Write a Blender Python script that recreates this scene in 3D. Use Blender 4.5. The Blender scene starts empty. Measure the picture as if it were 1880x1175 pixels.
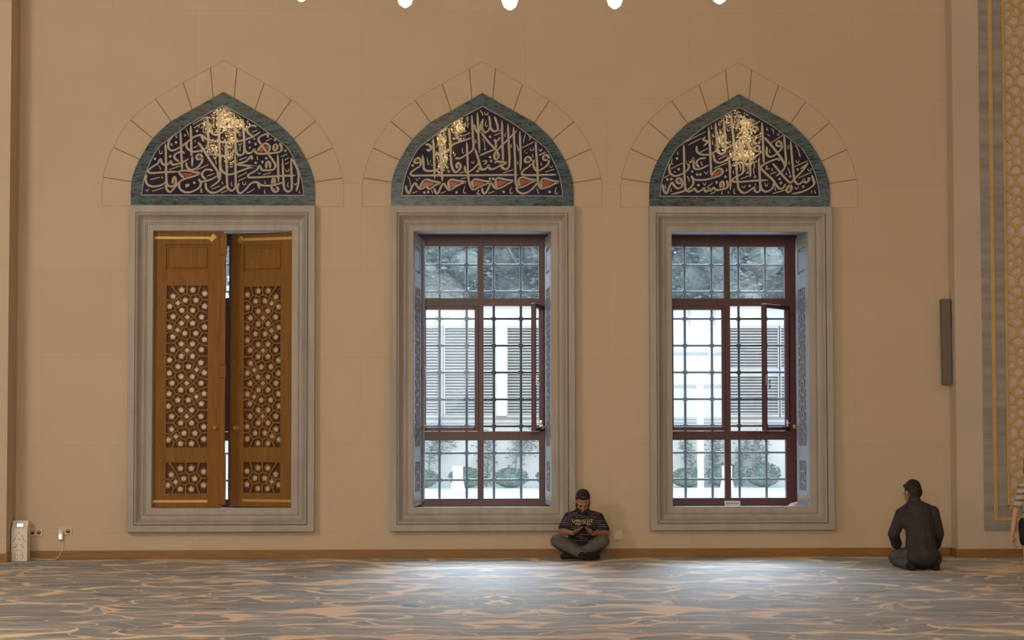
import bpy, bmesh, math, random
from mathutils import Vector, Matrix
from mathutils.bvhtree import BVHTree
R = random.Random(7)
PI = math.pi
sc = bpy.context.scene
COL = sc.collection

# ------------------------------------------------------------------ camera
FPX, CX, CY, CZ = 3840.0, -0.523, -24.0, 1.554
YAW, PITCH, ROLL = 0.0359, 0.0485, -0.0015
fw = Vector((math.sin(YAW)*math.cos(PITCH), math.cos(YAW)*math.cos(PITCH), math.sin(PITCH)))
rt0 = Vector((math.cos(YAW), -math.sin(YAW), 0)); up0 = rt0.cross(fw)
rt = rt0*math.cos(ROLL) + up0*math.sin(ROLL); up = up0*math.cos(ROLL) - rt0*math.sin(ROLL)
cam_d = bpy.data.cameras.new('camera'); cam = bpy.data.objects.new('camera', cam_d); COL.objects.link(cam)
cam_d.sensor_fit = 'HORIZONTAL'; cam_d.sensor_width = 36; cam_d.lens = FPX/1880*36
cam_d.clip_start = 0.1; cam_d.clip_end = 300
cam.matrix_world = Matrix(((rt.x, up.x, -fw.x, CX), (rt.y, up.y, -fw.y, CY), (rt.z, up.z, -fw.z, CZ), (0, 0, 0, 1)))
sc.camera = cam
EYE = Vector((CX, CY, CZ))
def ray(px, py): return rt*((px-940)/FPX) + up*((587.5-py)/FPX) + fw
def P(px, py, Y):                                   # measured photo point on the real plane y = Y
    d = ray(px, py); return EYE + d*((Y-CY)/d.y)
def G(px, py, z=0.0):                               # measured photo point on a level at height z
    d = ray(px, py); return EYE + d*((z-CZ)/d.z)

# ------------------------------------------------------------------ view, world, added hall fill and daylight
sc.view_settings.view_transform = 'Standard'; sc.view_settings.look = 'None'
sc.view_settings.exposure = 0.0; sc.view_settings.gamma = 1.0; sc.view_settings.use_curve_mapping = False
w = bpy.data.worlds.new('overcast_sky'); sc.world = w; w.use_nodes = True
bg = w.node_tree.nodes['Background']
bg.inputs['Color'].default_value = (0.72, 0.86, 1.0, 1); bg.inputs['Strength'].default_value = 3.4
sc.cycles.max_bounces = 8; sc.cycles.diffuse_bounces = 4; sc.cycles.transparent_max_bounces = 16
sc.cycles.use_denoising = True; sc.cycles.sample_clamp_indirect = 4.0
WARM = (1.0, 0.91, 0.775)
def lamp(name, loc, power, radius, col=WARM):
    l = bpy.data.lights.new(name, 'POINT'); l.energy = power; l.shadow_soft_size = radius; l.color = col
    o = bpy.data.objects.new(name, l); o.location = loc; COL.objects.link(o); return o
for x, y, z, p, r in ((-1.5, -28, 3.6, 4300, 2.2), (-9, -26, 3.8, 900, 1.2), (-7.5, -9.0, 4.8, 820, 0.8), (8.5, -28, 4.8, 560, 1.2), (-6, -16, 12.6, 90, 1.5), (1.0, -16, 12.6, 70, 1.5), (8, -17, 12.6, 90, 1.5)):
    lamp('hall_fill', (x, y, z), p, r)  # warm fill points added to brighten wall and floor, no fixtures there
sun = bpy.data.lights.new('hazy_sun', 'SUN'); sun.energy = 8.0; sun.angle = math.radians(34); sun.color = (0.68, 0.83, 1.0)
so = bpy.data.objects.new('hazy_sun', sun); so.location = (5, 40, 30); COL.objects.link(so)
so.rotation_euler = Vector((-0.05, -1.0, -0.68)).to_track_quat('-Z', 'Y').to_euler()   # low bright haze behind the garden building
S = 2.9754
for i in (0, 1, 2):                                 # daylight portals in the three window openings
    l = bpy.data.lights.new('window_portal', 'AREA'); l.shape = 'RECTANGLE'; l.size = 1.6; l.size_y = 3.4
    l.cycles.is_portal = True
    o = bpy.data.objects.new('window_portal', l); o.location = ((i-1)*S, 1.55, 2.3); o.rotation_euler = (-PI/2, 0, 0)
    COL.objects.link(o)

# ------------------------------------------------------------------ helpers
def tag(o, label=None, cat=None, group=None, kind=None):
    if label: o['label'] = label
    if cat: o['category'] = cat
    if group: o['group'] = group
    if kind: o['kind'] = kind
    return o
def empty(name, loc=(0, 0, 0), rz=0.0, label=None, cat=None, group=None, kind=None):
    o = bpy.data.objects.new(name, None); o.location = loc; o.rotation_euler = (0, 0, rz); o.empty_display_size = 0.1
    COL.objects.link(o); return tag(o, label, cat, group, kind)
def obj(name, bm, m, parent=None, smooth=False, recalc=True):
    if recalc: bmesh.ops.recalc_face_normals(bm, faces=bm.faces[:])
    me = bpy.data.meshes.new(name); bm.to_mesh(me); bm.free()
    for k in (m if isinstance(m, (list, tuple)) else [m]): me.materials.append(k)
    if smooth:
        for p in me.polygons: p.use_smooth = True
    o = bpy.data.objects.new(name, me); COL.objects.link(o)
    if parent: o.parent = parent
    return o
def B(): return bmesh.new()
def box(bm, x0, x1, y0, y1, z0, z1, mi=0, bev=0.0):
    vs = [bm.verts.new((x, y, z)) for x in (x0, x1) for y in (y0, y1) for z in (z0, z1)]
    fs = []
    for q in ((0, 1, 3, 2), (4, 6, 7, 5), (0, 4, 5, 1), (2, 3, 7, 6), (0, 2, 6, 4), (1, 5, 7, 3)):
        f = bm.faces.new([vs[k] for k in q]); f.material_index = mi; fs.append(f)
    if bev > 0:
        es = list({e for f in fs for e in f.edges})
        bmesh.ops.bevel(bm, geom=es, offset=bev, segments=2, affect='EDGES', profile=0.5)
def obox(bm, c, ax, ay, az, mi=0):                  # oriented box: centre and half-axis vectors
    c = Vector(c)
    vs = [bm.verts.new(c+ax*i+ay*j+az*k) for i in (-1, 1) for j in (-1, 1) for k in (-1, 1)]
    for q in ((0, 1, 3, 2), (4, 6, 7, 5), (0, 4, 5, 1), (2, 3, 7, 6), (0, 2, 6, 4), (1, 5, 7, 3)):
        bm.faces.new([vs[k] for k in q]).material_index = mi
def frame_of(d):
    d = d.normalized(); a = Vector((0, 0, 1)) if abs(d.z) < 0.9 else Vector((1, 0, 0))
    u = d.cross(a).normalized(); return u, d.cross(u).normalized()
def tube(bm, pts, r, n=8, mi=0, cap=True):
    pts = [Vector(p) for p in pts]; rings = []
    for i, p in enumerate(pts):
        d = (pts[min(i+1, len(pts)-1)] - pts[max(i-1, 0)]); u, v = frame_of(d)
        rr = r[i] if isinstance(r, (list, tuple)) else r
        rings.append([bm.verts.new(p+(u*math.cos(2*PI*k/n)+v*math.sin(2*PI*k/n))*rr) for k in range(n)])
    for a, b in zip(rings, rings[1:]):
        for k in range(n):
            f = bm.faces.new((a[k], a[(k+1) % n], b[(k+1) % n], b[k])); f.material_index = mi; f.smooth = True
    if cap:
        bm.faces.new(rings[0]).material_index = mi; bm.faces.new(rings[-1]).material_index = mi
def ball(bm, c, r, n=12, m=8, mi=0):
    rr = r if isinstance(r, (tuple, list, Vector)) else (r, r, r)
    mt = Matrix.Translation(Vector(c)) @ Matrix.Diagonal((rr[0], rr[1], rr[2], 1))
    res = bmesh.ops.create_uvsphere(bm, u_segments=n, v_segments=m, radius=1, matrix=mt)
    for v in res['verts']:
        for f in v.link_faces: f.material_index = mi; f.smooth = True
def lathe(bm, c, prof, n=16, mi=0):                 # prof: (radius, z) pairs about a vertical axis at c
    c = Vector(c); rings = []
    for r, z in prof:
        rings.append([bm.verts.new(c+Vector((r*math.cos(2*PI*k/n), r*math.sin(2*PI*k/n), z))) for k in range(n)])
    for a, b in zip(rings, rings[1:]):
        for k in range(n):
            f = bm.faces.new((a[k], a[(k+1) % n], b[(k+1) % n], b[k])); f.material_index = mi; f.smooth = True
    bm.faces.new(rings[0]); bm.faces.new(rings[-1])
def poly(bm, pts, y0, y1, mi=0):                    # polygon in the xz plane given depth y0 (front) to y1
    a = [bm.verts.new((p[0], y0, p[1])) for p in pts]; b = [bm.verts.new((p[0], y1, p[1])) for p in pts]
    bm.faces.new(a).material_index = mi; bm.faces.new(b[::-1]).material_index = mi
    for i in range(len(pts)):
        j = (i+1) % len(pts); bm.faces.new((a[i], b[i], b[j], a[j])).material_index = mi
def catmull(pts, n=5):
    if len(pts) < 3: return [tuple(p) for p in pts]
    q = [pts[0]] + list(pts) + [pts[-1]]; out = []
    for i in range(1, len(q)-2):
        p0, p1, p2, p3 = q[i-1], q[i], q[i+1], q[i+2]
        for k in range(n):
            t = k/n
            out.append(tuple(0.5*((2*b)+(-a+c)*t+(2*a-5*b+4*c-d)*t*t+(-a+3*b-3*c+d)*t**3) for a, b, c, d in zip(p0, p1, p2, p3)))
    out.append(tuple(pts[-1])); return out

# ------------------------------------------------------------------ materials
def mat(name, base=(0.5, 0.5, 0.5), rough=0.6, metal=0.0, spec=0.5, emit=None, es=0.0, sheen=0.0):
    m = bpy.data.materials.new(name); m.use_nodes = True; b = m.node_tree.nodes['Principled BSDF']
    b.inputs['Base Color'].default_value = (*base, 1); b.inputs['Roughness'].default_value = rough
    b.inputs['Metallic'].default_value = metal; b.inputs['Specular IOR Level'].default_value = spec
    if sheen: b.inputs['Sheen Weight'].default_value = sheen
    if emit: b.inputs['Emission Color'].default_value = (*emit, 1); b.inputs['Emission Strength'].default_value = es
    return m
class N:                                            # tiny node-graph builder
    def __init__(s, m): s.t = m.node_tree; s.b = s.t.nodes['Principled BSDF']
    def n(s, kind, ins=None, **kw):
        x = s.t.nodes.new(kind)
        for k, v in kw.items(): setattr(x, k, v)
        for k, v in (ins or {}).items():
            if isinstance(v, bpy.types.NodeSocket): s.t.links.new(v, x.inputs[k])
            else: x.inputs[k].default_value = v
        return x
    def math(s, op, a, b=0.0, c=None):
        d = {0: a, 1: b}
        if c is not None: d[2] = c
        return s.n('ShaderNodeMath', d, operation=op).outputs[0]
    def mix(s, f, a, b, mode='MIX'):
        x = s.n('ShaderNodeMix', data_type='RGBA', blend_type=mode)
        for k, v in ((0, f), (6, a), (7, b)):
            if isinstance(v, bpy.types.NodeSocket): s.t.links.new(v, x.inputs[k])
            else: x.inputs[k].default_value = v if k == 0 else (*v, 1)
        return x.outputs[2]
    def ramp(s, f, stops, interp='LINEAR'):
        x = s.n('ShaderNodeValToRGB', {0: f}); x.color_ramp.interpolation = interp
        e = x.color_ramp.elements
        while len(e) < len(stops): e.new(0.5)
        for q, (p, c) in zip(e, stops): q.position = p; q.color = (*c, 1) if not isinstance(c, (int, float)) else (c, c, c, 1)
        return x.outputs[0]
    def co(s, scale=(1, 1, 1), loc=(0, 0, 0), which='Object'):
        c = s.n('ShaderNodeTexCoord').outputs[which]
        return s.n('ShaderNodeMapping', {'Vector': c, 'Scale': scale, 'Location': loc}).outputs[0]
    def noise(s, v, scale, detail=3, rough=0.5, dist=0.0):
        return s.n('ShaderNodeTexNoise', {'Vector': v, 'Scale': scale, 'Detail': detail, 'Roughness': rough, 'Distortion': dist}).outputs[0]
    def color(s, c): s.t.links.new(c, s.b.inputs['Base Color'])
    def bump(s, h, strength=0.2, dist=0.01):
        s.t.links.new(s.n('ShaderNodeBump', {'Height': h, 'Strength': strength, 'Distance': dist}).outputs[0], s.b.inputs['Normal'])
M = {}
def grainy(name, a, b, scale, rough=0.6, spec=0.4, stretch=(1, 1, 1), bump=0.1, metal=0.0, detail=4, dist=0.0):
    m = mat(name, a, rough, metal, spec); g = N(m); v = g.co(stretch); n = g.noise(v, scale, detail, 0.6, dist)
    g.color(g.ramp(n, [(0.3, a), (0.7, b)]))
    if bump: g.bump(n, bump)
    return m
# limestone ashlar of the hall wall, very faint joints
m = mat('limestone', (0.55, 0.43, 0.31), 0.75, spec=0.25); g = N(m); M['stone'] = m
co = g.co(); sx = g.n('ShaderNodeSeparateXYZ', {0: co})
uv = g.n('ShaderNodeCombineXYZ', {0: g.math('ADD', sx.outputs[0], 40.35), 1: g.math('ADD', sx.outputs[2], 0.71)}).outputs[0]
br = g.n('ShaderNodeTexBrick', {'Vector': uv, 'Color1': (0.55, 0.435, 0.315, 1), 'Color2': (0.525, 0.415, 0.30, 1), 'Mortar': (0.45, 0.355, 0.25, 1),
     'Scale': 1.0, 'Mortar Size': 0.004, 'Mortar Smooth': 0.4, 'Brick Width': 1.9, 'Row Height': 1.0}, offset=0.5)
n1 = g.noise(co, 1.3, 5, 0.6); n2 = g.noise(co, 60, 2, 0.5)
c = g.mix(0.35, br.outputs[0], g.ramp(n1, [(0.3, (0.48, 0.375, 0.27)), (0.7, (0.58, 0.46, 0.335))]))
g.color(g.mix(g.math('MULTIPLY', n2, 0.16), c, (0.36, 0.27, 0.18)))
g.bump(n2, 0.12, 0.004)
M['joint'] = mat('joint_line', (0.17, 0.11, 0.06), 0.9, spec=0.1)
M['joint_faint'] = mat('joint_faint', (0.40, 0.29, 0.18), 0.9, spec=0.1)
M['marble'] = grainy('grey_marble', (0.32, 0.285, 0.25), (0.40, 0.36, 0.32), 2.2, 0.5, 0.3, (3, 3, 0.5), 0.02, detail=6, dist=0.6)
M['marble_band'] = grainy('banded_marble', (0.19, 0.175, 0.165), (0.36, 0.33, 0.30), 1.3, 0.4, 0.4, (0.25, 0.25, 4.5), 0.02, detail=6, dist=0.3)
M['reveal'] = grainy('reveal_marble', (0.46, 0.45, 0.46), (0.56, 0.55, 0.55), 3.0, 0.5, 0.4, (1, 1, 1), 0.02)
M['pier'] = grainy('pinkish_pier_stone', (0.485, 0.395, 0.315), (0.545, 0.445, 0.355), 1.2, 0.7, 0.25, (1, 1, 1), 0.02)
M['gold'] = grainy('gold_paint', (0.44, 0.275, 0.095), (0.54, 0.345, 0.13), 8, 0.45, 0.5, metal=0.1)
M['pinkstone'] = grainy('pale_panel', (0.48, 0.395, 0.33), (0.56, 0.46, 0.385), 3, 0.6)
M['skirting'] = grainy('skirting_wood', (0.20, 0.095, 0.020), (0.27, 0.13, 0.031), 3, 0.5, 0.4, (1.2, 8, 14), 0.05)
M['oak'] = grainy('oak', (0.175, 0.078, 0.013), (0.24, 0.108, 0.021), 2.4, 0.62, 0.22, (9, 9, 0.9), 0.05, dist=0.8)
M['oak_dark'] = grainy('oak_recess', (0.055, 0.019, 0.004), (0.085, 0.03, 0.006), 5, 0.6, 0.3, (4, 4, 1))
M['pearl'] = grainy('mother_of_pearl', (0.26, 0.235, 0.20), (0.56, 0.52, 0.46), 90, 0.25, 0.6, detail=2)
M['brass'] = mat('brass', (0.46, 0.30, 0.085), 0.5, 0.45)
M['redwood'] = grainy('mahogany_paint', (0.062, 0.008, 0.009), (0.095, 0.013, 0.014), 4, 0.38, 0.5, (8, 8, 1), 0.03)
M['iron'] = grainy('grille_iron', (0.055, 0.062, 0.07), (0.09, 0.10, 0.11), 12, 0.45, 0.5)
M['white'] = mat('white_plastic', (0.72, 0.66, 0.58), 0.45)
M['paper'] = mat('paper', (0.75, 0.75, 0.75), 0.8)
M['dark'] = mat('dark_plastic', (0.02, 0.02, 0.022), 0.4)
M['oak_daylit'] = grainy('daylight_tinted_oak', (0.20, 0.20, 0.235), (0.27, 0.27, 0.31), 2.4, 0.42, 0.45, (9, 9, 0.9), 0.05, dist=0.8)  # oak copy with the blue daylight on folded leaves put into its colour
M['recess_daylit'] = grainy('daylight_tinted_recess', (0.045, 0.045, 0.055), (0.07, 0.07, 0.085), 5, 0.6, 0.3, (4, 4, 1))  # matching backing copy, tinted by the same painted daylight
# ------------------------------------------------------------------ more materials: tiles, carpet, glass, outdoors
def tile_glaze(m, g, co, sx):                       # every glazed tile sits a hair out of plane
    vv = g.n('ShaderNodeTexVoronoi', {'Vector': co, 'Scale': 1.0}, feature='F1', distance='CHEBYCHEV')
    nz = g.noise(co, 9, 2, 0.5)
    return nz
m = mat('navy_glaze', (0.010, 0.011, 0.035), 0.025, spec=0.55); g = N(m); M['navy'] = m
co = g.co(); nz = g.noise(co, 14, 2, 0.6); g.color(g.ramp(g.noise(co, 3, 3), [(0.3, (0.007, 0.007, 0.022)), (0.7, (0.016, 0.017, 0.055))])); g.bump(nz, 0.05, 0.006)
m = mat('turquoise_glaze', (0.05, 0.16, 0.17), 0.16, spec=0.5); g = N(m); M['turq'] = m
n1 = g.noise(g.co((0.55, 1.0, 3.0)), 13, 3, 0.6, 1.1); n2 = g.noise(g.co((0.5, 1, 3.2), (3, 1, 7)), 15, 2, 0.5, 0.8); n3 = g.noise(g.co((0.9, 1, 2.4), (9, 4, 2)), 19, 1, 0.5, 0.3)
c = g.ramp(n1, [(0.34, (0.012, 0.028, 0.038)), (0.43, (0.034, 0.072, 0.092)), (0.52, (0.066, 0.125, 0.150)), (0.62, (0.036, 0.076, 0.12))])
c = g.mix(g.ramp(n2, [(0.56, 0.0), (0.60, 0.95)]), c, (0.010, 0.010, 0.018))
c = g.mix(g.ramp(n3, [(0.67, 0.0), (0.70, 0.75)]), c, (0.17, 0.035, 0.024))
g.color(c); g.bump(g.noise(g.co(), 6, 2), 0.05, 0.01)
M['ivory'] = mat('ivory_glaze', (0.42, 0.37, 0.29), 0.08, spec=0.5); g = N(M['ivory']); g.bump(g.noise(g.co(), 8, 2), 0.06, 0.01)
M['coral'] = mat('coral_glaze', (0.31, 0.042, 0.010), 0.2, spec=0.5)
M['paleline'] = mat('pale_line', (0.30, 0.32, 0.33), 0.3)
# patterned carpet, mirrored about the middle window's axis
m = mat('carpet', (0.3, 0.33, 0.36), 0.62, spec=0.35, sheen=0.15); g = N(m); M['carpet'] = m
raw = g.n('ShaderNodeTexCoord').outputs['Object']; sx = g.n('ShaderNodeSeparateXYZ', {0: raw})
mx = g.math('ABSOLUTE', sx.outputs[0])
v0 = g.n('ShaderNodeCombineXYZ', {0: mx, 1: sx.outputs[1], 2: 0.37}).outputs[0]
wz = g.n('ShaderNodeTexNoise', {'Vector': v0, 'Scale': 1.05, 'Detail': 2.0, 'Roughness': 0.5})
off = g.n('ShaderNodeVectorMath', {0: wz.outputs['Color'], 1: (0.5, 0.5, 0.5)}, operation='SUBTRACT').outputs[0]
v1 = g.n('ShaderNodeVectorMath', {0: off, 1: (0.9, 0.9, 0.0), 2: v0}, operation='MULTIPLY_ADD').outputs[0]
va = g.n('ShaderNodeMapping', {'Vector': v1, 'Scale': (0.60, 1.0, 1)}).outputs[0]
def net(loc, scale, lo, k, warp):
    q = g.n('ShaderNodeMapping', {'Vector': va, 'Location': loc}).outputs[0]
    wn = g.n('ShaderNodeTexNoise', {'Vector': q, 'Scale': scale*1.3, 'Detail': 1.0, 'Roughness': 0.4})
    q2 = g.n('ShaderNodeVectorMath', {0: g.n('ShaderNodeVectorMath', {0: wn.outputs['Color'], 1: (0.5, 0.5, 0.5)}, operation='SUBTRACT').outputs[0], 1: (warp, warp, 0), 2: q}, operation='MULTIPLY_ADD').outputs[0]
    d = g.n('ShaderNodeTexVoronoi', {'Vector': q2, 'Scale': scale}, feature='DISTANCE_TO_EDGE').outputs['Distance']
    wid = g.math('MAXIMUM', g.math('MULTIPLY_ADD', g.noise(q, scale*1.1, 1.5), k, lo), 0.012)
    return g.n('ShaderNodeMapRange', {0: g.math('DIVIDE', d, wid), 1: 1.2, 2: 0.55, 3: 0.0, 4: 1.0}).outputs[0]
ve = g.math('MAXIMUM', net((0, 0, 0), 1.40, -0.096, 0.30, 0.95), g.math('MULTIPLY', net((4, 9, 3), 2.0, -0.15, 0.32, 0.7), 0.7))
nb = g.noise(g.n('ShaderNodeMapping', {'Vector': v1, 'Location': (5, 3, 1), 'Scale': (0.6, 1.0, 1)}).outputs[0], 1.9, 1.5, 0.5, 0.9)
nc = g.noise(g.n('ShaderNodeMapping', {'Vector': v1, 'Location': (11, 7, 2), 'Scale': (0.7, 1, 1)}).outputs[0], 2.1, 2, 0.5, 0.8)
base = g.ramp(nb, [(0.30, (0.115, 0.125, 0.148)), (0.45, (0.178, 0.190, 0.213)), (0.56, (0.225, 0.236, 0.256)), (0.7, (0.16, 0.172, 0.197))])
base = g.mix(g.ramp(nc, [(0.30, 0.9), (0.34, 0.0)]), base, (0.045, 0.048, 0.085))
base = g.mix(g.ramp(nc, [(0.67, 0.0), (0.70, 0.7)]), base, (0.25, 0.155, 0.13))
thin = g.ramp(g.math('ABSOLUTE', g.math('SUBTRACT', nb, 0.5)), [(0.006, 0.6), (0.02, 0.0)])
base = g.mix(thin, base, (0.36, 0.33, 0.31))
creamc = g.ramp(g.noise(v0, 0.6, 2), [(0.35, (0.68, 0.47, 0.35)), (0.65, (0.82, 0.63, 0.38))])
c = g.mix(ve, base, creamc)
pile = g.noise(raw, 220, 2, 0.6)
g.color(g.mix(g.math('MULTIPLY', pile, 0.22), c, (0.10, 0.11, 0.12))); g.bump(pile, 0.25, 0.004)
# window glass: clear with a slight translucent film mixed in to add haze
m = bpy.data.materials.new('window_glass'); m.use_nodes = True; t = m.node_tree; t.nodes.clear(); M['glass'] = m
out = t.nodes.new('ShaderNodeOutputMaterial'); tr = t.nodes.new('ShaderNodeBsdfTransparent'); gl = t.nodes.new('ShaderNodeBsdfGlossy')
ts = t.nodes.new('ShaderNodeBsdfTranslucent'); m1 = t.nodes.new('ShaderNodeMixShader'); m2 = t.nodes.new('ShaderNodeMixShader')
tr.inputs[0].default_value = (0.95, 0.97, 0.98, 1); gl.inputs['Roughness'].default_value = 0.02; ts.inputs[0].default_value = (0.9, 0.95, 1, 1)
m1.inputs[0].default_value = 0.018; m2.inputs[0].default_value = 0.003
t.links.new(tr.outputs[0], m1.inputs[1]); t.links.new(ts.outputs[0], m1.inputs[2]); t.links.new(m1.outputs[0], m2.inputs[1])
t.links.new(gl.outputs[0], m2.inputs[2]); t.links.new(m2.outputs[0], out.inputs[0])
M['facade'] = grainy('white_render', (0.62, 0.63, 0.63), (0.70, 0.70, 0.70), 1.2, 0.8)
M['slat'] = grainy('louvre_metal', (0.42, 0.43, 0.44), (0.50, 0.51, 0.52), 3, 0.6)
M['void'] = mat('louvre_void', (0.10, 0.11, 0.12), 0.9)
M['paving'] = grainy('pale_paving', (0.46, 0.46, 0.46), (0.54, 0.54, 0.54), 2, 0.8)
def leafmat(name, a, b):
    m = mat(name, a, 0.6, spec=0.3); g = N(m)
    g.color(g.ramp(g.noise(g.co(), 7, 3), [(0.35, a), (0.65, b)])); return m
M['leaf_pale'] = leafmat('pale_foliage', (0.085, 0.11, 0.10), (0.20, 0.235, 0.22))
M['leaf_dark'] = leafmat('hedge_foliage', (0.10, 0.16, 0.12), (0.20, 0.26, 0.20))
M['leaf_vine'] = leafmat('vine_foliage', (0.20, 0.25, 0.21), (0.34, 0.37, 0.34))
M['bark'] = grainy('bark', (0.16, 0.14, 0.12), (0.26, 0.24, 0.21), 9, 0.9)
M['lampwhite'] = mat('white_metal', (0.85, 0.86, 0.86), 0.5)
M['skin'] = grainy('skin', (0.30, 0.135, 0.075), (0.35, 0.165, 0.095), 14, 0.5, 0.4)
M['skin_fair'] = grainy('skin_fair', (0.42, 0.22, 0.14), (0.48, 0.26, 0.17), 14, 0.5, 0.4)
M['hair'] = grainy('dark_hair', (0.012, 0.009, 0.008), (0.035, 0.024, 0.018), 70, 0.6, 0.3, (1, 1, 0.3), 0.5)
M['hair_fair'] = grainy('brown_hair', (0.10, 0.055, 0.025), (0.19, 0.11, 0.05), 60, 0.6, 0.3, (1, 1, 0.3), 0.5)
M['trousers'] = grainy('grey_denim', (0.085, 0.075, 0.068), (0.125, 0.11, 0.10), 16, 0.85, 0.2, bump=0.4)
M['trousers_dark'] = grainy('dark_grey_trousers', (0.075, 0.066, 0.068), (0.11, 0.095, 0.095), 14, 0.85, 0.2, bump=0.4)
M['blackcloth'] = grainy('black_cloth', (0.010, 0.010, 0.012), (0.022, 0.021, 0.024), 20, 0.85, 0.2, bump=0.4)
M['shirt'] = grainy('dark_plum_shirt', (0.031, 0.024, 0.029), (0.054, 0.042, 0.048), 9, 0.8, 0.25, bump=0.5)
def striped(name, dark, pale, freq, thr, warp=0.25):
    m = mat(name, dark, 0.8, spec=0.2); g = N(m); raw = g.n('ShaderNodeTexCoord').outputs['Object']; sx = g.n('ShaderNodeSeparateXYZ', {0: raw})
    ph = g.math('MULTIPLY_ADD', g.noise(raw, 5, 2), warp*2, g.math('MULTIPLY', sx.outputs[2], freq))
    fr = g.math('FRACT', ph); line = g.math('LESS_THAN', fr, thr)
    gate = g.math('GREATER_THAN', g.noise(g.co((3, 3, 20)), 2.2, 2), 0.47)
    g.color(g.mix(g.math('MULTIPLY', line, gate), dark, pale)); return m
M['tee'] = striped('striped_tee', (0.022, 0.016, 0.022), (0.21, 0.155, 0.135), 46, 0.27)
M['tee_pale'] = striped('pale_striped_tee', (0.40, 0.34, 0.29), (0.16, 0.13, 0.12), 17, 0.4, 0.15)
M['print'] = mat('pale_print', (0.58, 0.46, 0.30), 0.7)
M['bulb'] = mat('lit_glass', (1, 0.9, 0.7), 0.3, emit=(1.0, 0.80, 0.50), es=6)
M['bulb_far'] = mat('lit_amber_glass', (1, 0.8, 0.5), 0.3, emit=(1.0, 0.66, 0.28), es=26)
M['glow'] = mat('lit_display', (0.5, 0.8, 1), 0.3, emit=(0.72, 0.88, 1.0), es=1.6)
M['steel'] = mat('steel', (0.5, 0.5, 0.52), 0.3, 0.9)
M['speaker'] = mat('speaker_grey', (0.135, 0.112, 0.088), 0.6)

# ------------------------------------------------------------------ hall shell
HW = 0.79                                            # half width of an opening inside its marble surround
ZB, ZT = P(886, 931, -0.01).z, P(886, 424.8, -0.01).z
WY = 1.14                                            # depth of the timber windows
HB, HT = P(886, 930.5, WY).z-0.01, P(886, 431.5, WY).z
HH = HW+0.06; THICK = 1.36
XL, XR, ZC = -16.0, 18.0, 14.0
zc0, zc1 = 0.3076, 4.0255                            # marble surround, bottom and top
bm = B()
def quad(a, b, c, d, mi=0): bm.faces.new([bm.verts.new(v) for v in (a, b, c, d)]).material_index = mi
xs = [XL] + [x for i in (-1, 0, 1) for x in (i*S-HH, i*S+HH)] + [XR]
for y in (0.0, THICK):
    for k in range(0, 8, 1):
        if k+1 >= len(xs): break
        a, b_ = xs[k], xs[k+1]
        if k % 2 == 0: quad((a, y, 0), (b_, y, 0), (b_, y, ZC), (a, y, ZC))
        else:
            quad((a, y, 0), (b_, y, 0), (b_, y, HB), (a, y, HB)); quad((a, y, HT), (b_, y, HT), (b_, y, ZC), (a, y, ZC))
for i in (-1, 0, 1):
    a, b_ = i*S-HH, i*S+HH
    for q in (((a, 0, HB), (b_, 0, HB), (b_, THICK, HB), (a, THICK, HB)), ((a, 0, HT), (b_, 0, HT), (b_, THICK, HT), (a, THICK, HT)),
              ((a, 0, HB), (a, THICK, HB), (a, THICK, HT), (a, 0, HT)), ((b_, 0, HB), (b_, THICK, HB), (b_, THICK, HT), (b_, 0, HT))):
        quad(*q, mi=3)
# voussoir joints of the pointed arches, cut as thin lines 1 mm proud
ARCH = [(1.05, 0), (1.05, .165), (1.042, .28), (1.017, .379), (.951, .536), (.803, .775), (.597, .973), (.358, 1.108), (.119, 1.245), (0, 1.3135)]
OUTER = [(1.38, 0), (1.369, .33), (1.257, .676), (1.059, .99), (.778, 1.233), (.465, 1.423), (.152, 1.6), (0, 1.685)]
JOINTS = [((.152, 1.6), (.119, 1.245)), ((.465, 1.423), (.358, 1.108)), ((.778, 1.233), (.597, .973)), ((1.059, .99), (.803, .775)),
          ((1.257, .676), (.951, .536)), ((1.369, .33), (1.042, .28))]
def line3(x0, z0, x1, z1, wd, mi):
    d = Vector((x1-x0, 0, z1-z0)); L = d.length; d.normalize(); n = Vector((-d.z, 0, d.x))
    obox(bm, ((x0+x1)/2, 0, (z0+z1)/2), d*(L/2), Vector((0, 0.0012, 0)), n*(wd/2), mi)
for i in (-1, 0, 1):
    for s in (-1, 1):
        for (a, b_) in JOINTS: line3(i*S+s*a[0], zc1+a[1], i*S+s*b_[0], zc1+b_[1], 0.009, 1)
        sm = catmull(OUTER[:6], 4) + OUTER[6:]
        for a, b_ in zip(sm, sm[1:]): line3(i*S+s*a[0], zc1+a[1], i*S+s*b_[0], zc1+b_[1], 0.008, 2)
        line3(i*S+s*1.06, zc1, i*S+s*1.38, zc1, 0.006, 2)
tag(obj('wall_back', bm, [M['stone'], M['joint'], M['joint_faint'], M['reveal']], recalc=False), kind='structure')
bm = B(); box(bm, XL, XR, -46, 0.0, -0.1, 0)
tag(obj('floor', bm, M['carpet']), kind='structure')
M['plaster'] = grainy('hall_plaster', (0.50, 0.40, 0.28), (0.56, 0.45, 0.32), 0.8, 0.8)
for nm, b6 in (('ceiling', (XL, XR, -46, THICK, ZC, ZC+.3)), ('wall_left', (XL-.3, XL, -46, THICK, -.1, ZC)),
               ('wall_right', (XR, XR+.3, -46, THICK, -.1, ZC)), ('wall_front', (XL, XR, -46.3, -46, -.1, ZC))):
    bm = B(); box(bm, *b6); tag(obj(nm, bm, M['plaster']), kind='structure')
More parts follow.
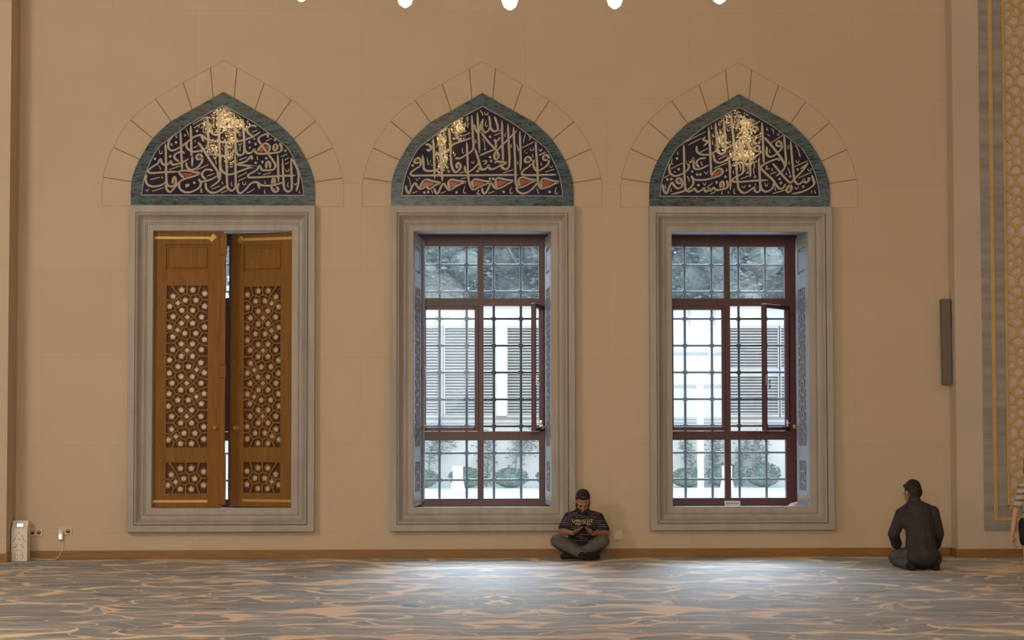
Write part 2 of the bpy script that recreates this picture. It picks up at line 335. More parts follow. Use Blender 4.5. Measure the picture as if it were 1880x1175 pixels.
# projecting piers at both ends of the bay
PL, PR = 0.49, 0.30
xl = P(11.5, 1010, -PL).x; xr = P(1742.5, 640, 0).x
for nm, a, b_, p in (('wall_pier_left', XL, xl, PL), ('wall_pier_right', xr, XR, PR)):
    bm = B(); box(bm, a, b_, -p, 0, 0, ZC, bev=0.006); tag(obj(nm, bm, M['stone'] if 'left' in nm else M['pier']), kind='structure')
bh = 0.098
bm = B(); box(bm, xl+.016, xr-.016, -0.016, 0, 0, bh, bev=0.004); tag(obj('baseboard_back', bm, M['skirting']), kind='structure')
bm = B(); box(bm, XL, xl+.016, -PL-.016, -PL, 0, bh, bev=.004); box(bm, xl, xl+.016, -PL, 0, 0, bh); tag(obj('baseboard_left', bm, M['skirting']), kind='structure')
bm = B(); box(bm, xr-.016, XR, -PR-.016, -PR, 0, bh, bev=.004); box(bm, xr-.016, xr, -PR, 0, 0, bh); tag(obj('baseboard_right', bm, M['skirting']), kind='structure')

# marble surrounds
PROF = [(0, 0), (0, -.098), (.004, -.102), (.074, -.102), (.077, -.084), (.084, -.084), (.086, -.112), (.092, -.117), (.100, -.114), (.108, -.104),
        (.120, -.082), (.134, -.060), (.150, -.044), (.168, -.036), (.178, -.036), (.181, -.022), (.187, -.022), (.189, -.034), (.196, -.034), (.200, -.020), (.262, -.016), (.268, -.010), (.268, .06), (.215, .06)]
OW = 1.058
def surround(i):
    bm = B(); rings = []
    for t_, y in PROF:
        k = t_/.268
        x = OW+(HW-OW)*k; z0 = zc0+(ZB-zc0)*k; z1 = zc1+(ZT-zc1)*k
        rings.append([bm.verts.new((i*S+sx_*x, y, z)) for sx_, z in ((-1, z0), (1, z0), (1, z1), (-1, z1))])
    for a, b_ in zip(rings, rings[1:]):
        for k in range(4):
            bm.faces.new((a[k], a[(k+1) % 4], b_[(k+1) % 4], b_[k]))
    return tag(obj('trim_%d' % (i+2), bm, M['marble']), kind='structure')
for i in (-1, 0, 1): surround(i)
# ------------------------------------------------------------------ glazed calligraphy panels over the openings
INNER = [(.927, .124), (.889, .347), (.804, .555), (.725, .682), (.671, .724), (.543, .823), (.384, .942), (.224, 1.038), (0, 1.16)]
def sym(h, base): return [(u, v) for u, v in h] + [(-u, v) for u, v in h[-2::-1]]
YF = -0.032
LAY = [0]
def ribbon(bm, pts, wd, taper=True, n=5, nib=True, y=YF-0.004):
    LAY[0] += 1; y -= .00006*(LAY[0] % 60)                # each brush stroke a hair prouder than the last
    c = catmull(pts, n); L = len(c); left = []; right = []
    for k, (x, z) in enumerate(c):
        a, b_ = c[max(k-1, 0)], c[min(k+1, L-1)]; dx, dz = b_[0]-a[0], b_[1]-a[1]; q = math.hypot(dx, dz) or 1e-6
        nx, nz = -dz/q, dx/q; ww = wd
        if nib: ww *= 0.72+0.38*abs(math.sin(math.atan2(dz, dx)-math.radians(32)))
        if taper: ww *= min(1.0, 0.30+0.35*k, 0.30+0.35*(L-1-k)) if L > 4 else 1
        left.append((x+nx*ww/2, z+nz*ww/2)); right.append((x-nx*ww/2, z-nz*ww/2))
    va = [[bm.verts.new((x, yy, z)) for x, z in s_] for s_ in (left, right) for yy in (y, YF+.001)]
    for k in range(L-1):
        bm.faces.new((va[0][k], va[0][k+1], va[2][k+1], va[2][k]))
        bm.faces.new((va[0][k], va[1][k], va[1][k+1], va[0][k+1])); bm.faces.new((va[2][k], va[2][k+1], va[3][k+1], va[3][k]))
    bm.faces.new((va[0][0], va[2][0], va[3][0], va[1][0])); bm.faces.new((va[0][-1], va[1][-1], va[3][-1], va[2][-1]))
KW, TW = 0.0245, 0.0105
# traced in four enlarged fields per panel; each field: origin in the photograph, then main strokes, thin strokes, dots, coral fills
TRACE = {}
TRACE[-1] = {
 (250, 185): dict(m=[
  [(630,920),(640,1175),(648,1600),(655,1750),(690,1830),(780,1845),(845,1790),(855,1700),(825,1640),(790,1700),(790,1790)],
  [(645,1750),(540,1820),(360,1850),(240,1800),(205,1690),(232,1590)],
  [(955,650),(965,900),(975,1175),(985,1300),(990,1490)],[(1175,530),(1185,800),(1195,1175),(1209,1200),(1207,1420)],
  [(1540,330),(1545,600),(1555,930),(1480,1040),(1250,1100),(1120,1040),(1080,960),(1110,890)],
  [(1770,180),(1780,700),(1790,980),(1795,1120)],
  [(800,750),(720,850),(690,960),(720,1050),(800,1070),(950,1000),(1100,890),(1230,790),(1370,740),(1430,760),(1530,830),(1700,870),(1880,890),(2100,885),(2300,850),(2500,780),(2690,665)],
  [(1400,760),(1430,810),(1455,880)],[(1330,890),(1420,1010),(1500,1130),(1600,1290),(1740,1500),(1760,1580),(1778,1680)],
  [(1620,490),(1605,600),(1630,690),(1710,735),(1790,715),(1880,660),(1940,590),(1955,530)]],
 t=[[(1220,510),(1490,355)],[(1245,585),(1500,435)],[(1395,590),(1510,530)],[(1065,590),(1110,680),(1130,780)],[(870,720),(860,790),(905,780)],[(1690,470),(1670,560),(1700,580)],
  [(1240,1020),(1320,970)],[(1610,290),(1660,330),(1695,260)],[(1820,165),(1860,230),(1875,310)],[(500,1030),(505,1130),(545,1140),(560,1080)],[(1040,720),(1070,740),(1040,765),(1045,730)],[(750,910),(780,960),(745,950),(760,905)],[(1440,630),(1450,680),(1495,680),(1490,620)],[(1260,850),(1280,880),(1260,890)],[(1600,960),(1575,1090),(1600,1130),(1640,1080)]],
 d=[(1310,650),(860,900)]),
 (390, 185): dict(m=[
  [(120,190),(140,500),(145,760),(150,980),(150,1120)],[(960,560),(850,535),(760,590),(750,660),(800,720),(870,760)],
  [(310,545),(310,480),(280,430),(225,435),(190,490),(225,530),(300,510),(360,460),(395,440),(390,510),(440,530),(485,490)],
  [(470,290),(490,700),(500,1050),(530,1140),(600,1175),(665,1140),(690,1060),(680,800),(660,390)],
  [(690,1030),(730,1110),(810,1130),(880,1075),(900,1045),(930,1110),(1020,1145),(1220,1135),(1440,1105),(1495,1030),(1475,960),(1440,925)],
  [(520,430),(525,490),(570,500),(605,455),(605,400)],
  [(960,1090),(1060,965),(1150,920),(1230,975),(1230,1060),(1180,1115)],[(1060,960),(1120,1040),(1170,1110)],
  [(1060,945),(1000,870),(1000,800),(1080,745),(1200,705),(1200,740),(1185,800)],
  [(1400,930),(1330,960),(1315,1030),(1350,1070),(1400,1030),(1400,950)],[(285,970),(290,1175)]],
 t=[[(300,380),(435,300)],[(180,170),(220,230),(235,340)],[(280,230),(330,280),(365,210)],[(850,680),(975,630)],[(1150,870),(1285,810)],[(530,580),(630,545)],[(575,690),(590,760),(625,740)],[(545,640),(540,700)],
  [(350,970),(400,1030),(435,960)],[(555,920),(600,960),(635,900)],[(890,800),(920,830),(895,835),(905,790)],[(785,1000),(820,1000),(800,1030),(790,990)],[(380,590),(345,650),(400,690),(430,680)],[(600,980),(590,1090)]],
 d=[(1350,845),(930,935),(1570,1075),(800,890)], r=[[(975,1090),(1050,1000),(1110,1080),(1060,1112)],[(1110,975),(1150,960),(1205,1010),(1190,1060)],[(1335,1010),(1370,975),(1392,1010),(1365,1045)]]),
 (255, 270): dict(m=[
  [(860,530),(500,545),(300,560),(215,545),(205,500),(300,420),(400,360),(450,275),(475,265),(500,350),(575,390),(650,350),(690,300),(710,360),(760,380),(950,325),(1075,250)],
  [(990,130),(920,105),(820,130),(765,190),(790,260),(870,310)],
  [(1375,250),(1340,170),(1280,160),(1240,210),(1275,265),(1370,250),(1340,350),(1240,455),(1120,490),(1040,430),(1020,330)],
  [(1745,60),(1755,500),(1745,680),(1680,770),(1530,870)],
  [(880,580),(870,540),(920,510),(1050,510),(1200,540),(1315,570),(1150,640),(980,690),(880,750),(780,860),(690,960),(630,950),(590,880),(590,790)],[(870,560),(920,620),(980,670)],
  [(1600,510),(1510,485),(1420,500),(1365,570),(1380,640),(1450,700)],[(1290,680),(1335,745),(1450,730),(1570,690),(1680,630)],
  [(1335,745),(1320,850),(1200,940),(1050,980),(930,940),(870,860),(880,780)],
  [(1440,760),(1450,880),(1530,970),(1650,980),(1800,910),(1895,840)],[(1640,10),(1650,110),(1740,180),(1885,192)]],
 t=[[(650,490),(890,405)],[(1235,495),(1500,380)],[(1465,630),(1630,565)],[(245,705),(450,650)],[(285,955),(540,875)],[(1565,910),(1755,835)],[(420,390),(455,440),(470,490)],[(1595,190),(1650,270),(1670,390)],[(140,910),(175,950),(220,890)],[(480,620),(510,660),(480,665)],[(1350,880),(1330,930),(1370,920),(1330,970),(1390,970)],[(1785,750),(1810,790),(1790,800)]],
 d=[(675,200),(345,255),(1195,770)], r=[[(905,560),(1010,555),(1195,580),(1110,620),(1020,650)],[(730,745),(735,690),(760,650),(785,700),(770,745)],[(1250,205),(1280,190),(1320,205),(1285,225)]],
 x=[[(1000,800),(1090,790),(1090,840),(1010,880)]]),
 (400, 270): dict(m=[
  [(168,-100),(185,300),(200,800),(230,900),(300,940),(370,880),(385,700),(370,150)],[(45,50),(50,400),(100,520),(200,590),(350,570),(500,510),(700,440),(830,430),(620,400),(420,370),(600,310),(680,230),(725,195),(740,280)],
  [(0,195),(180,190),(300,130),(385,70)],[(1290,150),(1300,450),(1310,760)],
  [(1395,240),(1420,800),(1450,920),(1520,960),(1580,920),(1595,800),(1575,230)],[(1575,230),(1700,430),(1740,600),(1730,800),(1690,960)],
  [(1680,610),(1300,625),(1000,645),(760,655),(660,645),(665,595),(760,540),(850,480),(900,400),(940,480),(1000,500),(1180,490),(1240,420),(1225,350),(1160,250),(1085,150)],
  [(1050,460),(1040,370),(1085,310),(1130,370),(1120,460)],
  [(460,770),(420,880),(440,970),(500,990),(600,910),(720,780),(830,755),(890,790),(960,825),(1150,830),(1300,795),(1400,760)],[(860,770),(880,840),(905,900)],
  [(1160,800),(1195,660),(1230,720),(1210,810)],[(1140,840),(1190,940),(1260,970),(1305,910),(1260,850)],[(0,970),(100,890),(190,840)]],
 t=[[(220,275),(335,225)],[(460,280),(625,215)],[(435,640),(630,550)],[(440,730),(605,655)],[(970,600),(1150,550)],[(1360,210),(1500,145)],[(1440,280),(1530,230)],[(1450,375),(1530,325)],[(75,990),(205,935)],[(610,990),(700,960),(800,890)],[(250,400),(290,440),(320,390)],[(865,540),(890,580),(930,550)],[(850,190),(850,260),(880,265)],[(530,740),(550,810),(600,800),(600,745)],
  [(300,740),(290,820),(330,840)],[(1520,760),(1500,840),(1540,850)],[(1640,780),(1670,820),(1700,770)],[(1020,720),(1015,780),(1045,780)],[(1010,910),(1010,990),(1035,990)],[(1760,930),(1755,985),(1780,985)],[(1460,480),(1480,520),(1525,520),(1525,465)],[(85,750),(110,790),(90,800)]],
 d=[(815,340),(960,320),(1045,240)], r=[[(1055,390),(1085,350),(1110,390),(1085,430)],[(1170,790),(1195,700),(1215,745),(1195,790)],[(1180,870),(1260,905),(1240,935),(1200,910)]]),
}
TRACE[0] = {
 (730, 185): dict(m=[
  [(770,810),(785,1175),(800,1690)],[(895,710),(920,1175),(950,1500),(965,1740)],[(1105,590),(1125,800),(1140,960),(1150,1180)],
  [(1600,310),(1620,700),(1635,1000),(1590,1090),(1490,1160),(1350,1240),(1240,1235)],[(1720,250),(1740,650),(1770,1130)],
  [(1480,660),(1380,645),(1290,690),(1275,760),(1330,840),(1400,870)],[(1590,800),(1450,850),(1300,900),(1190,950),(1060,1110),(985,1110),(960,1020),(1000,920)],
  [(1490,890),(1505,1175),(1513,1400),(1523,1650),(1558,1800),(1630,1915),(1760,1860),(1930,1790),(2005,1755),(1810,1720),(1680,1692),(1615,1730),(1605,1790),(1630,1900)],
  [(1655,510),(1680,620),(1740,690),(1780,600),(1810,480),(1845,400)],[(600,950),(680,950),(725,1020),(690,1070),(620,1050)]],
 t=[[(1145,575),(1390,425)],[(1330,585),(1480,470)],[(925,690),(1055,625)],[(1355,775),(1570,690)],[(1780,205),(1820,250),(1840,320)],[(1470,400),(1495,365),(1520,400),(1490,420)],[(1490,420),(1520,450)],[(1510,480),(1500,560),(1525,570)],[(975,750),(1010,770),(1020,840)],[(1690,830),(1685,900),(1710,900)],[(850,940),(845,1000)],[(1400,1010),(1400,1120),(1440,1110)],[(1180,650),(1190,690),(1240,690),(1240,650)]],
 d=[(1215,815)]),
 (870, 185): dict(m=[
  [(200,390),(175,540),(190,630),(250,680),(315,640),(350,560),(345,450),(325,320)],[(350,555),(400,640),(460,660),(510,620),(512,540),(480,440),(445,340)],[(200,390),(150,520),(115,660)],
  [(605,420),(615,900),(625,1175),(625,1300)],[(735,490),(750,900),(767,1200),(760,1400),(710,1470),(650,1470),(580,1410)],
  [(855,560),(870,900),(885,1175),(895,1500),(900,1720),(920,1820),(990,1870),(1120,1830),(1240,1760),(1343,1715),(1200,1690),(1060,1652),(980,1680),(963,1760),(985,1870)],
  [(990,660),(1000,1000),(1010,1200),(1005,1500)],[(150,670),(300,870),(400,980),(500,1080)],[(930,640),(700,870),(540,1030),(500,1080)],
  [(430,830),(470,870),(500,860),(575,785)],[(470,870),(480,1010)],
  [(1335,890),(1345,1100),(1365,1400),(1383,1750),(1410,1830),(1470,1890),(1620,1850),(1740,1790),(1825,1750),(1680,1722),(1550,1680),(1475,1690),(1447,1760),(1470,1880)]],
 t=[[(435,755),(570,690)],[(1040,1015),(1305,880)],[(130,205),(175,260),(190,320)],[(170,805),(225,880),(240,1020)],[(910,935),(950,1010),(965,1090)],[(690,690),(665,760),(690,770)],[(820,930),(795,990),(825,1000)],[(275,430),(245,520),(270,560),(295,520)],[(230,240),(240,295),(300,295),(300,240)],[(220,1040),(250,1030),(245,1060),(220,1040)],[(40,840),(35,900),(65,905)],[(1400,1040),(1440,1080),(1475,1025)],[(1210,1020),(1230,1070),(1285,1060),(1285,1000)],[(1110,720),(1080,830),(1070,920)],[(1180,760),(1220,800),(1190,860)],[(1400,1170),(1540,1105)],[(515,640),(600,640)]],
 d=[(350,775),(1120,1095)]),
 (735, 270): dict(m=[
  [(2545,600),(1880,605),(1200,610),(500,612),(280,615),(222,580),(240,540),(330,470),(430,400),(440,300),(400,240),(345,245),(300,310),(340,345),(430,320)],
  [(730,880),(750,960),(805,1000),(850,920),(890,830),(940,790),(990,860),(1060,925),(1200,850),(1320,790),(1410,755),(1250,730),(1110,700),(1045,740),(1035,800),(1060,910)],
  [(120,830),(130,920),(180,1000),(220,940),(260,840),(320,780),(370,850),(430,905),(520,870),(550,810),(590,885),(650,895),(760,820),(860,775),(720,740),(570,700),(490,740),(440,830),(420,890)],
  [(1610,30),(1680,250),(1740,450),(1800,490),(1880,450)],[(475,170),(500,350),(510,470),(600,515),(760,500),(900,410),(985,330),(960,270),(860,190),(765,100)],
  [(1090,190),(1105,400),(1160,520),(1220,535),(1290,460),(1300,390),(1240,340),(1210,400),(1230,460)],[(1390,400),(1400,510),(1450,545),(1550,490),(1680,360),(1700,260)]],
 t=[[(255,995),(370,955)],[(870,995),(985,955)],[(1280,565),(1380,535)],[(1310,690),(1420,660)],[(155,630),(205,720),(215,850)],[(330,680),(380,730)],[(390,690),(425,665)],[(780,200),(820,290),(835,350)],[(580,220),(590,330),(615,400)],[(1400,830),(1360,960),(1390,1000),(1425,970)],[(670,920),(700,1000)],[(1660,930),(1700,940),(1650,1000),(1700,1015),(1725,990)],[(1520,310),(1565,350),(1600,290)],[(1770,310),(1860,300),(1860,340),(1790,380)]],
 d=[(265,395),(520,980),(600,970),(1215,975),(1010,440),(1040,525),(1665,520)],
 r=[[(430,865),(490,775),(570,737),(740,790),(650,850),(590,865),(550,795),(505,855)],[(1050,765),(1110,737),(1290,785),(1190,840),(1080,878)],[(1560,750),(1625,730),(1820,780),(1700,830),(1580,870)],[(1240,415),(1265,400),(1270,450),(1235,485)],[(330,290),(370,275),(385,295),(345,300)]]),
 (880, 270): dict(m=[
  [(-20,440),(30,480),(100,475),(160,450),(200,390),(220,460),(290,475),(380,440),(460,405),(530,465),(590,480),(640,420)],
  [(1110,360),(1125,290),(1080,220),(1020,220),(980,280),(1010,325),(1110,320),(1110,380),(1040,440),(955,500),(918,560),(950,598),(1200,605),(1400,600),(1670,595)],
  [(1500,290),(1490,205),(1430,165),(1380,200),(1385,260),(1440,285),(1500,270),(1475,380),(1350,475),(1250,510),(1190,450),(1165,370),(1190,265)],
  [(790,860),(830,950),(920,1000),(1040,975),(1160,885),(1250,770)],
  [(60,870),(70,960),(125,1000),(180,920),(220,830),(270,780),(310,850),(380,895),(500,860),(620,790),(720,730),(560,700),(430,670),(360,695),(348,770),(375,880)],
  [(370,80),(320,170),(335,255),(385,255),(420,180),(370,80)],[(0,185),(150,120),(340,45)],
  [(330,350),(370,310),(460,320),(580,340),(500,385),(440,395)]],
 t=[[(190,1000),(325,955)],[(520,560),(725,490)],[(1285,185),(1425,115)],[(1415,540),(1610,480)],[(695,860),(660,960),(690,1005),(720,970)],[(1665,860),(1635,970),(1670,1010),(1695,970)],[(1230,880),(1270,960),(1275,1020)],[(835,300),(825,360),(845,375)],[(820,0),(850,90)],[(1285,45),(1325,95),(1355,30)],[(1510,410),(1555,440),(1590,390)],[(1335,320),(1330,380),(1355,380)],[(60,310),(150,290),(150,330),(90,375)],[(1150,150),(1155,230)]],
 d=[(230,215),(255,300),(230,685),(300,685),(525,965),(1515,965),(1010,105)],
 r=[[(365,115),(335,190),(350,222),(405,180)],[(365,735),(430,715),(620,750),(500,820),(390,858)],[(855,712),(925,695),(1110,735),(1000,790),(880,838)],[(1350,735),(1420,715),(1600,770),(1500,820),(1380,862)],[(425,345),(490,340),(450,368)],[(1005,268),(1040,255),(1065,275),(1035,285)],[(1400,220),(1430,210),(1450,230)]]),
}
TRACE[1] = {
 (1205, 185): dict(m=[
  [(1125,560),(1150,900),(1165,1175),(1180,1500),(1180,1600)],[(1275,470),(1300,800),(1330,1080),(1400,1150),(1470,1110),(1493,960),(1475,700),(1450,370)],
  [(1605,280),(1640,600),(1665,890),(1600,980),(1490,1015),(1415,950),(1400,880),(1440,800)],[(1685,900),(1690,1060),(1640,1170),(1560,1240),(1450,1310),(1350,1335),(1260,1280),(1225,1130)],
  [(1310,1050),(1230,1120),(1100,1165),(950,1150),(875,1080),(870,970)],[(590,950),(598,1200),(600,1500),(620,1850),(650,1930),(720,1960),(800,1900)],[(1060,775),(1010,840),(1095,870),(1090,910),(1020,975)]],
 t=[[(560,920),(800,800),(1080,660)],[(680,960),(830,880),(980,805)],[(940,1110),(1115,1030)],[(1675,235),(1750,310),(1775,400),(1740,540),(1725,650)],[(1510,560),(1590,520)],[(1190,520),(1185,600),(1215,590)],[(1360,430),(1345,510),(1380,530)],[(1520,350),(1515,410),(1550,420)],[(1690,370),(1685,450),(1720,460)],[(1200,720),(1230,740),(1205,770),(1205,715)],[(1365,610),(1385,640),(1355,655),(1365,610)],[(1345,740),(1385,800),(1415,720)],[(1215,840),(1210,930),(1240,935)],[(1530,590),(1545,650),(1590,640)],[(455,1080),(460,1150),(490,1150)],[(1550,900),(1610,880)],[(1490,930),(1600,890)]],
 d=[(1800,205),(1815,565)]),
 (1345, 185): dict(m=[
  [(130,300),(220,360),(310,430),(400,400),(395,530),(330,590),(200,670),(90,740)],[(430,660),(300,710),(200,790),(110,870),(30,930)],[(540,660),(530,590),(470,555),(430,600),(450,650),(560,645)],
  [(630,460),(650,800),(665,1175),(672,1320),(666,1330)],[(690,790),(850,980),(970,1130),(1050,1240),(1105,1330),(1120,1410)],
  [(1060,980),(1050,920),(990,870),(945,920),(970,975),(1065,985),(1050,1040),(970,1120),(880,1190),(790,1205),(735,1130),(740,980)],
  [(1110,750),(1130,1000),(1150,1250),(1150,1320),(1130,1430),(1050,1540),(930,1630)],
  [(1250,870),(1275,1175),(1298,1400),(1323,1660),(1360,1760),(1430,1800),(1510,1740),(1538,1690),(1550,1750),(1610,1755),(1650,1700),(1630,1650)],
  [(560,1090),(580,1000),(520,970),(475,1020),(490,1080),(590,1090),(595,1130),(460,1210),(290,1250),(160,1250),(50,1200),(30,1080)],
  [(200,870),(210,1175),(220,1300)],[(350,860),(365,1100),(375,1400),(388,1640)],[(30,900),(50,1175)]],
 t=[[(430,525),(590,440)],[(270,890),(600,715)],[(390,870),(600,770)],[(830,905),(1090,740)],[(1345,950),(1410,1040),(1450,1180),(1465,1215)],[(390,700),(385,770)],[(250,250),(260,295)],[(455,380),(450,440),(485,440)],[(740,570),(735,630),(775,620)],[(800,1040),(795,1110),(830,1115)],[(1200,950),(1195,1025),(1215,1030)],[(830,590),(880,640),(890,720)],[(940,720),(990,740),(1000,660)],[(260,800),(330,820)],[(750,720),(800,760)]],
 d=[(150,205),(165,565),(485,910),(570,905)]),
 (1205, 270): dict(m=[
  [(300,350),(275,450),(300,560),(380,620),(480,610),(600,550),(690,470),(695,370),(660,310),(710,340),(770,290),(800,240),(810,430),(880,480),(1000,450),(1130,380)],
  [(1070,235),(950,250),(880,300),(870,370),(930,440)],
  [(755,610),(800,690),(900,710),(1050,705),(1200,670),(1380,610),(1430,540),(1400,475),(1330,470),(1260,520),(1175,640)],[(790,690),(795,790),(720,890),(560,960),(320,1020)],
  [(140,800),(160,930),(220,1000),(260,920),(300,810),(345,770),(400,850),(470,890),(550,850),(560,760),(520,680),(460,680),(430,725),(480,780),(560,760)],
  [(700,950),(770,940),(820,890),(880,960),(970,935),(1030,885),(1060,960),(1110,945),(1140,890),(1170,945),(1220,880),(1260,900),(1300,930),(1420,910),(1520,880),(1540,800),(1515,720)],[(1390,880),(1380,790),(1420,740),(1460,800),(1440,890)],
  [(1575,240),(1590,600),(1600,920)],[(1720,270),(1740,600),(1765,850),(1800,930),(1870,985),(1950,975),(2040,920),(2110,870),(2130,950),(2190,970),(2235,920),(2235,700),(2205,240)]],
 t=[[(320,465),(570,345)],[(1245,455),(1530,340)],[(170,660),(285,600)],[(1340,265),(1500,185)],[(1085,870),(1215,780)],[(1165,1010),(1275,970)],[(660,620),(700,690),(710,760)],[(1030,530),(1080,580),(1115,515)],[(1005,770),(1045,820),(1075,760)],[(205,800),(195,880),(220,885)],[(325,890),(315,950),(345,955)],[(1425,940),(1410,1000),(1435,1010)],[(1550,950),(1560,1010)],[(1690,880),(1670,990),(1715,1000)],[(1665,330),(1660,400),(1680,410)],[(1660,500),(1660,560),(1685,565)],[(345,240),(325,350),(370,380)],[(1780,340),(1815,420),(1810,510)],[(770,500),(795,530),(760,540),(770,500)],[(960,320),(1000,400)],[(1510,460),(1525,510),(1490,515)],[(385,510),(400,545),(425,530)]],
 d=[(445,245),(485,475),(880,590),(950,590),(240,700),(325,690),(910,820),(1490,640),(1300,760)], r=[[(1185,640),(1260,548),(1340,500),(1410,520),(1390,572),(1300,612)],[(1390,830),(1400,790),(1425,770),(1445,810),(1425,855)],[(460,722),(490,710),(515,728),(485,738)],[(1680,710),(1740,675),(1735,715)]]),
 (1350, 270): dict(m=[
  [(160,250),(172,520),(100,600),(0,650),(-60,700),(-40,745),(140,750),(400,725),(705,715)],[(1650,600),(1690,720),(1700,800),(1600,890),(1420,970),(1220,1010)],
  [(1570,350),(1440,520),(1280,680),(1190,780)],[(1570,350),(1410,470)],[(810,350),(970,550),(1100,700),(1185,790),(1115,880),(1110,950),(1160,970),(1220,890),(1180,790)],
  [(930,300),(960,255),(850,270),(680,340),(550,440),(650,560),(800,700),(870,800),(940,885),(1020,890),(1090,790)],[(820,780),(820,850),(750,930),(650,960),(570,910),(545,800)]],
 t=[[(1280,420),(1555,300)],[(1365,665),(1650,540)],[(120,685),(300,615)],[(760,585),(880,535)],[(810,1005),(1075,925)],[(75,335),(115,420),(110,520)],[(225,325),(265,400),(265,500)],[(1300,280),(1345,350),(1380,270)],[(370,320),(400,340),(430,310)],[(400,340),(420,430),(390,470),(415,600)],[(420,610),(445,640),(405,655),(420,610)],[(650,420),(700,410),(660,460),(740,465),(640,490)],[(630,770),(675,850),(710,770)],[(1130,440),(1175,540),(1180,600)],[(1185,600),(1205,640),(1165,645),(1185,600)],[(800,450),(785,500),(825,510)],[(430,780),(430,840)],[(140,830),(185,880),(225,815)],[(1280,850),(1325,910),(1370,845)],[(1645,940),(1640,990)],[(1715,920),(1720,990),(1745,985)],[(1560,460),(1580,505),(1630,500),(1630,450)],[(1100,540),(1095,590),(1125,590)],[(255,520),(280,555),(245,565),(260,520)],[(865,860),(860,930),(885,930)],[(1160,290),(1150,360),(1185,360)]],
 d=[(1345,480),(955,690),(985,775),(310,835),(1465,855)], r=[[(1130,920),(1150,850),(1180,830),(1205,880),(1185,915)]]),
}
NAMES = {-1: ('pointed blue tile panel of white calligraphy above the carved wooden shutters',),
         0: ('pointed blue tile panel with a row of coral drops above the middle window',),
         1: ('pointed blue tile panel of white calligraphy above the window nearest the kneeling man',)}
def tile_panel(i):
    root = empty('calligraphy_panel', (0, 0, 0), 0, NAMES[i][0], 'tile panel', 'glazed calligraphy panels')
    root.location = (i*S, 0, zc1)
    def part(nm, bm, m): 
        bmesh.ops.translate(bm, verts=bm.verts[:], vec=(-i*S, 0, -zc1)); return obj(nm, bm, m, root)
    bm = B(); o_ = sym(catmull(ARCH[:7], 3)+ARCH[7:], 0)
    poly(bm, [(i*S+u, zc1+v+.004) for u, v in o_], -.020, -.0016); part('border', bm, M['turq'])
    inn = sym(catmull(INNER[:8], 3)+INNER[8:], .124)
    bm = B(); poly(bm, [(i*S+u, zc1+v) for u, v in inn], YF, -.015); part('field', bm, M['navy'])
    bm = B(); q = inn+[inn[0]]
    for a, b_ in zip(q, q[1:]):
        d = Vector((b_[0]-a[0], 0, b_[1]-a[1])); L = d.length; d.normalize()
        obox(bm, (i*S+(a[0]+b_[0])/2, -.026, zc1+(a[1]+b_[1])/2), d*(L/2+.003), Vector((0, .0085, 0)), Vector((-d.z, 0, d.x))*.0045)
    part('fillet', bm, M['paleline'])
    bl, bc = B(), B()
    for (ox, oy), T in TRACE[i].items():
        def W(p):
            q = P(ox+p[0]/11.75, oy+p[1]/11.75, YF-.004); return (q.x, q.z)
        for s_ in T.get('m', []): ribbon(bl, [W(p) for p in s_], KW)
        for s_ in T.get('t', []): ribbon(bl, [W(p) for p in s_], TW, nib=False, n=4)
        for x, y in T.get('d', []):
            c = W((x, y)); r = .019
            poly(bl, [(c[0]-r, c[1]+.003), (c[0]+.002, c[1]+r), (c[0]+r, c[1]-.003), (c[0]-.002, c[1]-r)], YF-.004, YF+.001)
        for pp in T.get('x', []): poly(bl, [W(p) for p in pp], YF-.004, YF+.001)
        for pp in T.get('r', []): poly(bc, [W(p) for p in pp], YF-.002, YF+.001)
    part('lettering', bl, M['ivory']); part('coral_pattern', bc, M['coral'])
    return root
for i in (-1, 0, 1): tile_panel(i)
